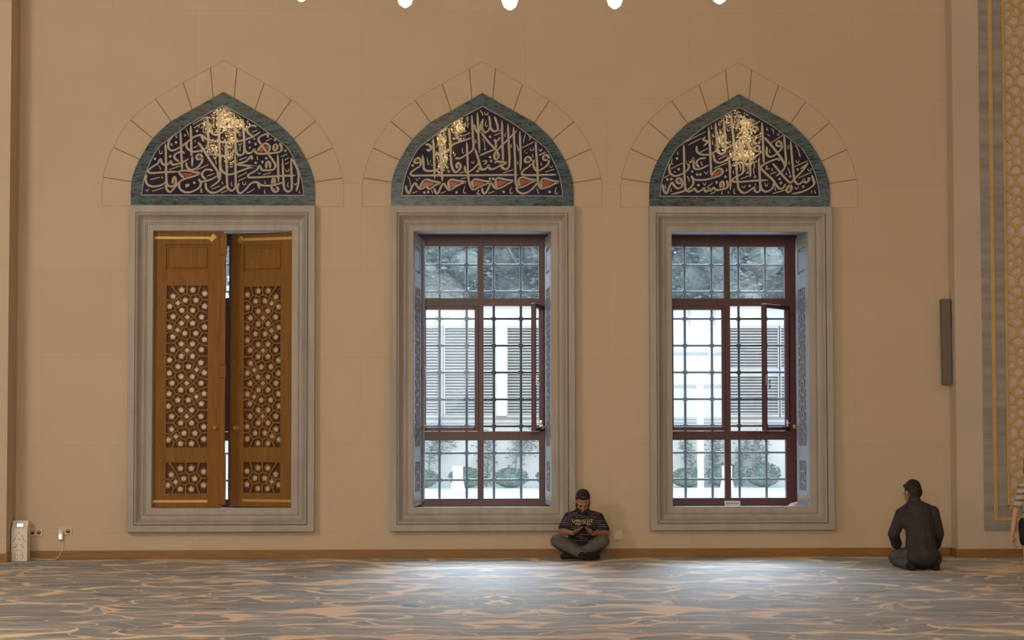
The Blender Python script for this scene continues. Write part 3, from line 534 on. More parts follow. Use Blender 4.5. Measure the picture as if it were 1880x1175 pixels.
# ------------------------------------------------------------------ timber windows, iron grilles, carved shutters
ZG = {k: P(886, y, WY).z for k, y in dict(top=431.5, g1=453, g1b=548, tr=562, lt=792, g2=808.5, g2b=915, bot=930.5).items()}
def window(i, ang):
    root = empty('window_%d' % (i+2), (i*S, WY, ZG['bot']), kind='structure')
    z0 = ZG['bot']; fz = {k: v-z0 for k, v in ZG.items()}
    bm = B(); d0, d1 = -.045, .045
    H_ = fz['top']
    box(bm, -HH, HH, d0, d1, fz['g1'], H_); box(bm, -HH, HH, d0, d1, 0, fz['g2b'])
    box(bm, -HH, -.702, d0, d1, fz['g2b'], fz['g1']); box(bm, .702, HH, d0, d1, fz['g2b'], fz['g1'])
    box(bm, -.702, .702, d0, d1, fz['tr'], fz['g1b']); box(bm, -.702, .702, d0, d1, fz['g2'], fz['lt'])
    box(bm, -.036, .036, d0, d1, fz['g1b'], fz['g1']); box(bm, -.036, .036, d0, d1, fz['g2b'], fz['g2']); box(bm, -.036, .036, d0, d1, fz['lt'], fz['tr'])
    # beads
    for zz in (H_-.02, fz['g1b']-.02, fz['lt']-.02): box(bm, -.80, .80, d0-.012, d0, zz-.012, zz+.004)
    obj('frame', bm, M['redwood'], root)
    def pane(x0, x1, za, zb, par, y=0.0):
        b_ = B(); box(b_, x0, x1, y-.004, y+.004, za, zb); return obj('pane', b_, M['glass'], par)
    pane(-.702, -.036, fz['g1b'], fz['g1'], root); pane(.036, .702, fz['g1b'], fz['g1'], root)
    pane(-.702, -.036, fz['g2b'], fz['g2'], root); pane(.036, .702, fz['g2b'], fz['g2'], root)
    def sash(name, w_, z_a, z_b, sgn):
        b_ = B(); t = .046
        for q in ((0, t, z_a, z_b), (w_-t, w_, z_a, z_b)): box(b_, *sorted((sgn*q[0], sgn*q[1])), -.075, -.02, q[2], q[3], bev=.006)
        for q in ((z_a, z_a+t), (z_b-t, z_b)): box(b_, *sorted((sgn*t, sgn*(w_-t))), -.075, -.02, q[0], q[1], bev=.004)
        return obj(name, b_, M['redwood'], root), t
    za, zb = fz['lt']+.004, fz['tr']-.002
    s1, t = sash('fixed_sash', .675, za, zb, 1); s1.location = (-.70, 0, 0); pane(t, .675-t, za+t, zb-t, s1, -.045)
    s2, t = sash('casement_sash', .672, za, zb, -1); s2.location = (.70, 0, 0); s2.rotation_euler = (0, 0, math.radians(ang))
    pane(-.672+t, -t, za+t, zb-t, s2, -.045)
    b_ = B(); zc = za+.60; box(b_, -.655, -.635, -.085, -.075, zc-.06, zc+.06); tube(b_, [(-.645, -.085, zc), (-.645, -.115, zc)], .009); tube(b_, [(-.645, -.112, zc), (-.645, -.115, zc-.11)], .010)
    obj('handle', b_, M['steel'], s2)
    b_ = B(); box(b_, .705, .735, d0-.03, d0, za+.05, za+.13); tube(b_, [(.715, d0-.03, za+.09), (.735, d0-.07, za+.09)], .012)
    obj('stay_catch', b_, M['steel'], root)
    return root
window(-1, 0); window(0, 78); window(1, 55)

GY = WY+.135
def grille(i, label):
    root = empty('window_grille', (i*S, GY, HB), 0, label, 'window grille', 'iron window grilles')
    xs_ = [(k-1.5)*P(49.75+886, 600, GY).x-(k-1.5)*P(886, 600, GY).x for k in range(4)]
    zs = [P(881, 437.2+49.32*k, GY).z-HB for k in range(11)]
    for x in xs_:
        b_ = B(); tube(b_, [(x, 0, 0), (x, 0, HT-HB)], .0160, 8); obj('vertical_bar', b_, M['iron'], root)
    for z in zs[:-1]:
        b_ = B(); tube(b_, [(-HH, 0, z), (HH, 0, z)], .0140, 8); obj('horizontal_bar', b_, M['iron'], root)
    b_ = B(); ball(b_, (0, 0, 0), .034, 8, 6); k0 = obj('knuckle', b_, M['iron'], root); first = True
    for z in zs[:-1]:
        for x in xs_:
            k = k0 if first else k0.copy()
            if not first: COL.objects.link(k); k.parent = root
            first = False; k.location = (x, 0, z)
grille(-1, 'iron bar grille seen in the gap between the carved shutters')
grille(0, 'square iron bar grille outside the middle window')
grille(1, 'square iron bar grille outside the window with the paper sign')

# carved leaf: measured on the closed left leaf of the first window
def c4(x, y): return ((220+x*.2809-282)/160, (931-(370+y*.2809))/159.6)
def c5(x, y): return ((220+x*.3065-282)/160, (931-(680+y*.3064))/159.6)
PEARL = [c4(*p) for p in ((400,583),(472,583),(550,606),(344,625),(423,650),(493,650),(323,690),(550,690),(402,716),(472,716),(345,757),(530,760),(400,800),(472,800),
  (323,825),(550,825),(421,866),(493,866),(344,888),(550,906),(400,935),(472,935),(344,972),(530,972),(400,1015),(472,1015),(323,1040),(527,1058),(378,1083),(448,1083),(323,1125),(550,1123),(400,1148),(472,1148))]
PEARL += [c5(*p) for p in ((312,80),(485,80),(365,120),(430,120),(295,143),(503,143),(347,180),(410,180),(292,217),(487,202),(365,240),(430,240),(312,278),(485,278),(365,317),(430,317),(312,355),(503,340),(385,378),(450,378),(292,417),(503,413),(365,440),(430,440))]
DIAM = [c4(*p) for p in ((375,668),(437,760),(375,845),(437,977),(500,1103))]+[c5(*p) for p in ((400,80),(458,160),(400,278),(338,397))]
PEARL2 = [c5(*p) for p in ((365,587),(430,587),(503,607),(312,625),(385,648),(450,648),(292,687),(503,687),(365,710),(430,710))]; DIAM2 = [c5(338, 668)]
def clip(pl, nx, nz, d):                            # keep the side where n.p <= d
    out = []
    for k in range(len(pl)):
        a, b_ = pl[k], pl[(k+1) % len(pl)]; da, db = nx*a[0]+nz*a[1]-d, nx*b_[0]+nz*b_[1]-d
        if da <= 0: out.append(a)
        if da*db < 0: t = da/(da-db); out.append((a[0]+(b_[0]-a[0])*t, a[1]+(b_[1]-a[1])*t))
    return out
def strapwork(bm, seeds, x0, x1, z0, z1, wd, ya, yb, s=1):
    seen = set()
    for i_, p in enumerate(seeds):
        pl = [(x0, z0), (x1, z0), (x1, z1), (x0, z1)]
        for j, q in enumerate(seeds):
            if j == i_: continue
            dx, dz = q[0]-p[0], q[1]-p[1]
            if dx*dx+dz*dz > .5: continue
            pl = clip(pl, dx, dz, (q[0]**2+q[1]**2-p[0]**2-p[1]**2)/2)
            if len(pl) < 3: break
        for k in range(len(pl)):
            a, b_ = pl[k], pl[(k+1) % len(pl)]
            if math.hypot(a[0]-b_[0], a[1]-b_[1]) < .006: continue
            key = tuple(sorted(((round(a[0], 3), round(a[1], 3)), (round(b_[0], 3), round(b_[1], 3)))))
            if key in seen: continue
            seen.add(key)
            d = Vector((s*(b_[0]-a[0]), 0, b_[1]-a[1])); L = d.length; d.normalize()
            lift = .00012*(len(seen) % 17)
            obox(bm, (s*(a[0]+b_[0])/2, (ya+yb)/2-lift, (a[1]+b_[1])/2), d*(L/2+wd*.3), Vector((0, (yb-ya)/2, 0)), Vector((-d.z, 0, d.x))*(wd/2))
LW, LH = .786, ZT-ZB-.004
def shutter(x, s, ang, label, astragal=False, wood='oak', recess='oak_dark'):
    root = empty('wooden_shutter', (x, .066, ZB+.002), s*math.radians(ang), label, 'shutter', 'carved wooden shutters')
    def bx(bm, x0, x1, y0, y1, z0, z1, bev=0): box(bm, *sorted((s*x0, s*x1)), y0, y1, z0, z1, bev=bev)
    X0, X1 = .137, .627; Z = lambda y: (931-y)/159.6
    za, zb, zc_, zd = Z(907), Z(848), Z(823.5), Z(524.5)
    bm = B()
    bx(bm, 0, X0, 0, .045, 0, LH, .004); bx(bm, X1, LW, 0, .045, 0, LH, .004)
    for z0, z1 in ((0, za), (zb, zc_), (zd, Z(498)), (Z(450), LH)): bx(bm, X0, X1, 0, .045, z0, z1, .003)
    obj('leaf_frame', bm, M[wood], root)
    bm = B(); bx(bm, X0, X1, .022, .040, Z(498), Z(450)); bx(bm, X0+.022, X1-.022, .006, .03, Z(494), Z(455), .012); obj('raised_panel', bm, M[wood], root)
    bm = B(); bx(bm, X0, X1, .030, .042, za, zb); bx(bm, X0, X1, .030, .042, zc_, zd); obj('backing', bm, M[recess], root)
    for nm, sd, dm, z0, z1 in (('lattice', PEARL, DIAM, zc_, zd), ('lattice', PEARL2, DIAM2, za, zb)):
        bm = B(); strapwork(bm, sd+dm, X0, X1, z0, z1, .020, .002, .031, s)
        for p in sd+dm:                              # a smaller frame about each inlay
            r = .043 if p in sd else .040; n = 5 if p in sd else 4
            for k in range(n):
                a0, a1 = (2*PI*(k+.25)/n for k in (k, k+1)) if n == 5 else (2*PI*k_/n for k_ in (k, k+1))
                A_ = Vector((s*(p[0]+r*math.cos(a0)), 0, p[1]+r*math.sin(a0))); B_ = Vector((s*(p[0]+r*math.cos(a1)), 0, p[1]+r*math.sin(a1)))
                d = B_-A_; L = d.length; d.normalize(); c = (A_+B_)/2; c.y = .020-.0002*k
                obox(bm, c, d*(L/2+.004), Vector((0, .010, 0)), Vector((-d.z, 0, d.x))*.0055)
        lt = obj(nm, bm, M[wood], root)
        bm = B()
        for p in sd+dm:
            r, n = (.031, 5) if p in sd else (.029, 4); o_ = .25 if n == 5 else 0
            poly(bm, [(s*(p[0]+r*math.cos(2*PI*(k+o_)/n)), p[1]+r*math.sin(2*PI*(k+o_)/n)) for k in range(n)], .016, .031)
        obj('pearl_pattern', bm, M['pearl'], lt)
    for z0 in (Z(440.5), Z(922)):
        bm = B(); bx(bm, .003, .625, -.004, .002, z0, z0+.030)
        if z0 > 1: obox(bm, (s*.665, -.002, z0+.015), Vector((.028, 0, .028)), Vector((0, .003, 0)), Vector((-.028, 0, .028))*.7)
        obj('brass_strap', bm, M['brass'], root)
    bm = B(); kx, kz = .705, Z(786); ball(bm, (s*kx, -.035, kz), .024, 12, 8); tube(bm, [(s*kx, .002, kz), (s*kx, -.03, kz)], .011); ball(bm, (s*kx, 0, kz), (.028, .006, .028)); obj('knob', bm, M['brass'], root, recalc=True)
    if astragal:
        bm = B(); bx(bm, .758, .832, -.030, .0, .03, Z(835), .006); bx(bm, .768, .822, -.034, 0, Z(835), Z(695), .006); bx(bm, .768, .822, -.034, 0, Z(672), Z(470), .006)
        bx(bm, .752, .832, -.030, 0, Z(470), LH-.02, .006); bx(bm, .752, .830, -.042, 0, Z(695), Z(672), .010)
        obj('astragal', bm, M[wood], root)
    return root
shutter(-S-HW, 1, 0, 'closed carved shutter leaf with brass knob, hinged at left of the first opening', True)
shutter(-S+HW, -1, 22, 'half open carved shutter leaf swung back behind its closed partner')
shutter(-HW, 1, 83.5, 'carved shutter leaf folded back on the left reveal of the middle window', True, wood='oak_daylit', recess='recess_daylit')
shutter(HW, -1, 88, 'carved shutter leaf folded back on the right reveal of the middle window', False, wood='oak_daylit', recess='recess_daylit')
shutter(S-HW, 1, 89.5, 'carved shutter leaf folded on the hidden left reveal of the window with paper sign', True, wood='oak_daylit', recess='recess_daylit')
shutter(S+HW, -1, 90, 'carved shutter leaf folded back beside the crumpled white cloth', False, wood='oak_daylit', recess='recess_daylit')
# small things on the right window's sill
bm = B(); a, b_ = P(1330, 929, WY-.062), P(1359, 919.5, WY-.062)
root = empty('paper_sign', (a.x, WY-.062, a.z), 0, 'small white paper notice stuck on the bottom rail of the window', 'sign')
box(bm, 0, b_.x-a.x, 0, .003, 0, b_.z-a.z); obj('sheet', bm, M['paper'], root)
bm = B(); wx = b_.x-a.x; hz = b_.z-a.z
for k in range(8):
    x0 = wx*(.10+.10*k); box(bm, x0, x0+wx*.07, -.001, 0, hz*.38, hz*(.62+.04*(k % 2)))
obj('printed_word', bm, mat('grey_ink', (.25, .25, .26), .8), root)
bm = B(); ball(bm, (0, 0, 0), (.075, .06, .032), 24, 14)
for v in bm.verts: v.co *= 1+.22*math.sin(v.co.x*70+v.co.y*45)+.12*math.sin(v.co.y*130+v.co.z*80); v.co.z = max(v.co.z, -.022)
o = obj('crumpled_cloth', bm, M['paper'], smooth=True); c = P(1459, 926, 1.0); o.location = (c.x, .98, HB+.024); o.rotation_euler = (0, -.15, .4)
tag(o, 'crumpled white cloth lying in the right corner of the window sill', 'cloth')
# ------------------------------------------------------------------ outdoors, seen through the windows
YB, GZ = 14.0, 0.375
bm = B(); box(bm, -30, 40, THICK, 60, GZ-.5, GZ); tag(obj('ground', bm, M['paving']), kind='structure')
WTOP = P(880, 556, YB).z
root = empty('garden_building', (3, YB, GZ), 0, 'long white garden building with louvred panels across the yard', 'building')
def part(nm, bm, m, par=root):
    bmesh.ops.translate(bm, verts=bm.verts[:], vec=(-3, -YB, -GZ)); return obj(nm, bm, m, par)
bm = B(); box(bm, -20, 30, YB, YB+.4, GZ, WTOP); part('wall', bm, M['facade'])
zl0, zl1, zs0 = P(880, 762, YB).z, P(880, 603, YB).z, P(880, 776, YB).z
bm = B(); box(bm, -20, 30, YB-.10, YB, WTOP-.05, WTOP+.06); part('coping', bm, M['facade'])
bm = B(); box(bm, -20, 30, YB-.12, YB, zs0, zs0+.045); part('ledge', bm, M['slat'])
for px in (800, 850, 957, 1266, 1312, 1400):
    bm = B(); x = P(px, 580, YB).x; box(bm, x-.012, x+.012, YB-.02, YB, zl1+.06, WTOP-.05); part('panel_joint', bm, M['slat'])
for a, b_ in ((250, 330), (340, 430), (740, 810), (817, 907), (932, 1060), (1337, 1427), (1433, 1530)):
    x0, x1 = P(a, 680, YB).x, P(b_, 680, YB).x
    bm = B(); box(bm, x0, x1, YB-.02, YB, zl0, zl1); pn = part('louvre_panel', bm, M['void'])
    bm = B(); n = 30; pt = (zl1-zl0)/n
    for k in range(n):
        z = zl0+pt*(k+.5); obox(bm, ((x0+x1)/2, YB-.05, z), Vector(((x1-x0)/2, 0, 0)), Vector((0, .020, .013)), Vector((0, -.004, .006)))
    zm = P(880, 684, YB).z; hb_ = .075 if a > 1300 else .03; box(bm, x0, x1, YB-.085, YB-.02, zm-hb_, zm+hb_)
    box(bm, x0-.04, x0, YB-.09, YB-.01, zl0-.04, zl1+.04); box(bm, x1, x1+.04, YB-.09, YB-.01, zl0-.04, zl1+.04); box(bm, x0, x1, YB-.09, YB-.01, zl1, zl1+.04); box(bm, x0, x1, YB-.09, YB-.01, zl0-.04, zl0)
    part('slats', bm, M['slat'], pn)
bm = B(); c = P(920.5, 680, YB); lathe(bm, (c.x, YB-.10, 0), [(.085, zl0-.02), (.095, zl0), (.095, zl1), (.085, zl1+.03)], 16); part('downpipe', bm, M['lampwhite'])
for y in (648, 708, 768):
    bm = B(); x0, x1, z = P(1180, y, YB).x, P(1330, y, YB).x, P(1280, y, YB).z; box(bm, x0, x1, YB-.03, YB, z-.02, z+.02); part('rail', bm, M['slat'])
# slanting-braced white post
pp = P(1286.5, 905, 11.5); root2 = empty('garden_post', (pp.x, 11.5, GZ), 0, 'white post with a slanting brace outside the window with paper sign', 'post')
hz = P(1286, 685, 11.5).z-GZ; dx = P(1322, 618, 11.5).x-pp.x; dz = P(1322, 618, 11.5).z-GZ
bm = B(); box(bm, -.05, .05, -.05, .05, 0, hz, bev=.01); box(bm, -.1, .1, -.1, .1, 0, .03); obj('post', bm, M['lampwhite'], root2)
bm = B(); tube(bm, [(0, 0, hz-.05), (dx, 0, dz)], .035); obj('brace', bm, M['lampwhite'], root2)
# bollard lamps
def bollard(px, label):
    c = P(px, 905, 10.0); r = empty('bollard_lamp', (c.x, 10, GZ), 0, label, 'bollard lamp', 'bollard lamps in the yard')
    bm = B(); lathe(bm, (0, 0, 0), [(.135, 0), (.125, .05), (.095, .20), (.082, .235)], 4); obj('base', bm, M['lampwhite'], r)
    bm = B(); lathe(bm, (0, 0, 0), [(.070, .235), (.082, .29), (.084, .44), (.078, .455)], 16); obj('lamp_head', bm, M['lampwhite'], r)
bollard(840.5, 'white bollard lamp in front of the hedge beyond the middle window')
bollard(1335, 'white bollard lamp hidden half behind the mullion of the window with paper sign')

def leaves(bm, pts, size, mi=0):
    for p in pts:
        p = Vector(p); a = Vector((R.gauss(0, 1), R.gauss(0, 1), R.gauss(0, 1))).normalized(); u, v = frame_of(a)
        s_ = size*R.uniform(.6, 1.3); L = u*s_; W_ = v*s_*.42
        f = bm.faces.new([bm.verts.new(q) for q in (p-L, p+W_-L*.1, p+L, p-W_-L*.1)]); f.material_index = mi
def blobpts(c, r, n, fill=.35):
    out = []
    for _ in range(n):
        d = Vector((R.gauss(0, 1), R.gauss(0, 1), R.gauss(0, 1))).normalized(); k = 1-fill*R.random()**1.5
        out.append((c[0]+d.x*r[0]*k, c[1]+d.y*r[1]*k, c[2]+d.z*r[2]*k))
    return out
# low clipped shrubs along the foot of the garden wall
proto = None
SHRUBS = [(691, 'low clipped shrub just outside the left edge of the middle window view'), (773, 'low clipped shrub cut by the left edge of the middle window view'),
          (856, 'low clipped shrub close behind the bollard lamp of the middle window'), (938, 'low clipped shrub in the lower right pane of the middle window'),
          (1016, 'low clipped shrub just outside the right edge of the middle window view'), (1192, 'low clipped shrub just left of the view through the window with paper sign'),
          (1262, 'low clipped shrub at left of the white garden post'), (1330, 'low clipped shrub between garden post and bollard lamp'),
          (1402, 'low clipped shrub at right of the half hidden bollard lamp'), (1480, 'low clipped shrub at the far right edge of the window with paper sign')]
for px, lab in SHRUBS:
    x = P(px, 880, 13.35).x
    if proto is None:
        bm = B(); leaves(bm, blobpts((0, 0, .20), (.37, .24, .19), 1200), .032); ball(bm, (0, 0, .16), (.33, .20, .16), 12, 8); proto = obj('clipped_shrub', bm, M['leaf_dark'], recalc=False); o = proto
    else:
        o = proto.copy(); COL.objects.link(o)
    tag(o, lab, 'shrub', 'low shrubs along the garden wall')
    o.location = (x, 13.35, GZ); o.rotation_euler = (0, 0, R.choice((0, PI))+R.uniform(-.2, .2)); o.scale = (.86, 1, R.uniform(.85, 1.15))
# climbing plants on the wall
VINES = [([(786, 862), (790, 835), (800, 812), (826, 811)], 'climbing plant at the left edge of the middle window view'),
         ([(893, 866), (896, 840), (893, 812)], 'slim climbing plant just right of the middle window mullion'),
         ([(944, 866), (948, 838), (952, 815), (965, 808), (985, 822)], 'arching climbing plant on the garden wall right of the bollard'),
         ([(1272, 866), (1268, 840), (1258, 815)], 'climbing plant just left of the white garden post'),
         ([(1308, 866), (1312, 838), (1316, 812)], 'climbing plant between the garden post and the bollard lamp'),
         ([(1362, 866), (1360, 840), (1372, 815)], 'slim climbing plant just right of the hidden bollard lamp'),
         ([(1394, 866), (1396, 840), (1392, 812)], 'climbing plant on the garden wall behind the rightmost grille bars')]
for path, lab in VINES:
    w_ = [P(x, y, YB-.12) for x, y in path]; w_[0].z = GZ
    r = empty('climbing_plant', (w_[0].x, YB-.12, GZ), 0, lab, 'climbing plant', 'climbers on the garden wall'); L0 = Vector(r.location)
    c = [Vector(q)-L0 for q in catmull([tuple(q) for q in w_], 6)]
    bm = B(); tube(bm, c, .012, 6); obj('stem', bm, M['bark'], r)
    bm = B(); pts = []
    for _ in range(420):
        q = c[R.randrange(len(c))]; pts.append((q.x+R.gauss(0, .075), q.y+R.uniform(-.08, .06), q.z+R.gauss(0, .10)))
    leaves(bm, [p for p in pts if p[2] > .05], .040); obj('foliage', bm, M['leaf_vine'], r)
# dense trees rising behind the building
TL = ['bushy pale tree behind the garden building, seen through the first opening', 'bushy pale tree above the wall at left of the middle window',
      'bushy pale tree above the wall at right of the middle window', 'bushy pale tree behind the garden building between both open windows',
      'bushy pale tree above the wall at left of the window with paper sign', 'bushy pale tree above the wall at right of the window with paper sign']
base = None
for k, lab in enumerate(TL):
    x = (-6.4, -0.9, 1.4, 3.0, 4.7, 6.5)[k]
    r = empty('tree', (x, 17.0+.3*(k % 2), GZ), R.uniform(0, 6), lab, 'tree', 'trees behind the garden building')
    if base is None:
        bm = B(); tube(bm, [(0, 0, 0), (.05, .02, 2.5), (0, .1, 4.6)], [.14, .11, .05]); 
        for a in range(6): tube(bm, [(0, .02, 1.9+a*.4), (math.cos(a*2)*1.0, math.sin(a*2)*1.0, 2.6+a*.45)], [.05, .02], 6)
        t0 = obj('trunk', bm, M['bark'], r)
        bm = B()
        for _ in range(92):
            c = (R.gauss(0, .85), R.uniform(-.8, .8), R.uniform(2.5, 5.5)); leaves(bm, blobpts(c, (.60, .55, .46), 230, .6), .062); ball(bm, c, (.40, .36, .30), 8, 6)
        c0 = obj('crown', bm, M['leaf_pale'], r, recalc=False); base = (t0, c0)
    else:
        for q in base: o = q.copy(); COL.objects.link(o); o.parent = r
    r.scale = (1, 1, R.uniform(.95, 1.1))
# ------------------------------------------------------------------ right pier: marble frame, gilt lattice, loudspeaker
YP = -PR
fx0 = P(1798.5, 200, YP-.02).x
gx0, gx1 = P(1815, 200, YP-.02).x, P(1822.5, 200, YP-.02).x
lx0 = P(1840, 200, YP-.02).x
zf0, zg0, zl_ = P(1830, 974, YP-.02).z, P(1835, 956, YP-.02).z, P(1850, 931, YP-.02).z
root = empty('lattice_panel', (fx0, YP, zf0), 0, 'tall panel of gilt geometric lattice in a banded grey marble frame', 'lattice panel')
def rp(nm, bm, m):
    bmesh.ops.translate(bm, verts=bm.verts[:], vec=(-fx0, -YP, -zf0)); return obj(nm, bm, m, root)
ztop = 7.5; px_ = 1/164.5; mx1 = lx0+.04+3*47*px_; fx1 = mx1+(lx0-fx0)
bm = B()
box(bm, fx0, lx0, YP-.025, YP, zf0, ztop, bev=.003); box(bm, mx1, fx1, YP-.025, YP, zf0, ztop); box(bm, lx0, mx1, YP-.025, YP, zf0, zl_); box(bm, lx0, mx1, YP-.025, YP, ztop-.3, ztop)
rp('marble_frame', bm, M['marble_band'])
gw = gx1-gx0; o_ = fx1-gx1+fx0
bm = B()
box(bm, gx0, gx1, YP-.034, YP-.02, zg0, ztop-.12, bev=.004); box(bm, o_-0, o_+gw, YP-.034, YP-.02, zg0, ztop-.12); box(bm, gx1, o_, YP-.034, YP-.02, zg0, zg0+gw*.8, bev=.003)
rp('gilt_strip', bm, M['gold'])
bm = B(); box(bm, lx0, lx0+.025, YP-.036, YP-.02, zl_, ztop-.3, bev=.004); box(bm, mx1-.025, mx1, YP-.036, YP-.02, zl_, ztop-.3); box(bm, lx0, mx1, YP-.036, YP-.02, zl_, zl_+.02); rp('gilt_edge', bm, M['gold'])
bm = B(); box(bm, lx0, mx1, YP-.012, YP, zl_, ztop-.3); rp('pale_backing', bm, M['pinkstone'])
bm = B(); seeds = []; px_ = 1/164.5; zper = 95*px_; xper = 47*px_
base_ = [(7, 0), (30.5, 0), (19, -20), (19, 20), (7, -33), (7, 33), (23, -38), (23, 38), (41, -27), (41, 27), (8, 47.5), (38, 47.5)]
ze = P(1850, 56, YP-.02).z
for k in range(-12, 7):
    for j in range(0, 3):
        for a, b_ in base_: seeds.append((lx0+.025+a*px_+j*xper, ze+b_*px_+k*zper))
seeds = [q for q in seeds if zl_ < q[1] < 7.2]
strapwork(bm, seeds, lx0+.02, lx0+.02+3*xper+.01, zl_, 7.2, .029, YP-.032, YP-.010)
rp('gilt_lattice', bm, M['gold'])
a, b_ = P(1731.5, 548.5, -.16), P(1748.5, 706, -.16)
root = empty('column_speaker', ((a.x+b_.x)/2, -.10, b_.z), 0, 'slim grey column loudspeaker bracketed to the side of the right pier', 'loudspeaker')
hw, hh = .052, a.z-b_.z
bm = B(); box(bm, -hw, hw, -.055, .055, 0, hh, bev=.008); cb = obj('cabinet', bm, M['speaker'], root); cb.rotation_euler = (0, math.radians(-.7), 0)
bm = B(); box(bm, -hw+.008, hw-.008, -.060, -.053, .02, hh-.02)
for k in range(28): box(bm, -hw+.010, hw-.010, -.0625, -.060, .03+k*(hh-.06)/28, .03+(k+.55)*(hh-.06)/28)
gr_ = obj('grille', bm, M['speaker'], root); gr_.rotation_euler = cb.rotation_euler
bm = B(); k = xr-(a.x+b_.x)/2; box(bm, hw-.01, k-.006, -.02, .03, hh*.38, hh*.63, bev=.004); box(bm, k-.012, k, -.05, .06, hh*.36, hh*.66); obj('bracket', bm, M['speaker'], root)

# ------------------------------------------------------------------ things along the foot of the wall
a, b_ = P(20, 1028, -.28), P(49.5, 1028, -.28); wd = b_.x-a.x; hb = P(30, 973, -.28).z; ht = P(36, 956, -.20).z
root = empty('dispenser_box', ((a.x+b_.x)/2, -.18, 0), 0, 'small white floor box with a lit sloping display by the left corner', 'dispenser')
bm = B(); prof = [(-.10, 0), (-.10, hb), (-.02, ht), (.10, ht), (.10, 0)]
for sx_ in (-1, 1): pass
L_ = [[bm.verts.new((s_*wd/2*(1.0 if z < hb+.001 else .97), y, z)) for y, z in prof] for s_ in (-1, 1)]
bm.faces.new(L_[0]); bm.faces.new(L_[1][::-1])
for k in range(5): bm.faces.new((L_[0][k], L_[0][(k+1) % 5], L_[1][(k+1) % 5], L_[1][k]))
bmesh.ops.recalc_face_normals(bm, faces=bm.faces[:]); bmesh.ops.bevel(bm, geom=bm.edges[:], offset=.004, segments=2, affect='EDGES')
obj('casing', bm, M['white'], root)
sl = Vector((0, .08, ht-hb)).normalized(); nn = Vector((0, -sl.z, sl.y))
bm = B(); c = Vector((.002, -.06, (hb+ht)/2))+nn*.001; obox(bm, c, Vector((.042, 0, 0)), sl*.030, nn*.002); ds = obj('display_bezel', bm, M['dark'], root)
bm = B(); obox(bm, c+nn*.002, Vector((.036, 0, 0)), sl*.023, nn*.0015); obj('display', bm, M['glow'], ds)
bm = B()
def groove(x0, z0, x1, z1): 
    d = Vector((x1-x0, 0, z1-z0)); L = d.length; d.normalize(); obox(bm, ((x0+x1)/2, -.1005, (z0+z1)/2), d*(L/2), Vector((0, .0012, 0)), Vector((-d.z, 0, d.x))*.0022)
for s_ in (-1, 1):
    groove(s_*.030, hb-.05, s_*.052, hb-.12); groove(s_*.052, hb-.12, s_*.07, hb-.125); groove(s_*.02, hb-.10, 0, hb-.11); groove(s_*.05, hb-.20, s_*.02, hb-.17); groove(s_*.02, hb-.17, s_*.045, hb-.15)
    groove(s_*.015, .13, s_*.04, .10); groove(s_*.04, .10, s_*.045, .03); groove(s_*.045, .03, s_*.01, .025); groove(s_*.03, .08, s_*.01, .06); groove(s_*.055, .16, s_*.03, .15)
ball(bm, (0, -.1, hb-.03), (.006, .002, .006), 8, 6)
obj('ornament', bm, mat('ornament_brown', (.22, .13, .08), .7), root)
def plate(x0, y0, x1, y1, label, outlets):
    a, b_ = P(x0, y1, -.012), P(x1, y0, -.012); w_, h_ = b_.x-a.x, b_.z-a.z
    r = empty('socket_plate', (a.x, 0, a.z), 0, label, 'socket', 'wall socket plates')
    bm = B(); box(bm, 0, w_, -.014, 0, 0, h_, bev=.003); obj('plate', bm, M['stone_plastic'], r)
    for u in outlets:
        bm = B(); lathe(bm, (0, 0, 0), [(.026, 0), (.026, .003), (.020, .003), (.019, -.006)], 16); 
        bmesh.ops.rotate(bm, verts=bm.verts[:], cent=(0, 0, 0), matrix=Matrix.Rotation(PI/2, 3, 'X')); bmesh.ops.translate(bm, verts=bm.verts[:], vec=(u*w_, -.014, h_/2))
        s_ = obj('outlet', bm, mat('outlet_shade', (.25, .17, .11), .6), r)
    return r
M['stone_plastic'] = mat('ivory_plastic', (0.58, 0.46, 0.32), 0.5)
plate(53.5, 971, 78, 984, 'double wall socket directly beside the white floor box', (.25, .72))
plate(107, 968.5, 132.5, 982, 'double wall socket with a lit charger in its left half', (.70,))
pr_ = plate(1126.5, 974, 1143, 991.5, 'plain square wall plate right of the seated man', ())
c = P(112, 982, -.03)
root = empty('plug_charger', (c.x, -.014, c.z), 0, 'white plug-in charger with a glowing light and hanging cable', 'charger')
bm = B(); box(bm, -.026, .026, -.05, 0, -.055, .055, bev=.008); obj('body', bm, M['white'], root)
bm = B(); ball(bm, (-.004, -.052, -.018), (.015, .006, .028), 12, 8); obj('light', bm, M['glow'], root)
bm = B(); e = [(.018, -.025, -.05), (.022, -.02, -.12), (.004, -.03, -.20), (-.05, -.05, -.27), (-.10, -.06, -c.z+.006), (-.20, -.07, -c.z+.006), (-.32, -.06, -c.z+.012), (-.40, -.09, -c.z+.006)]
tube(bm, catmull(e, 5), .0035, 6); obj('cable', bm, M['white'], root)

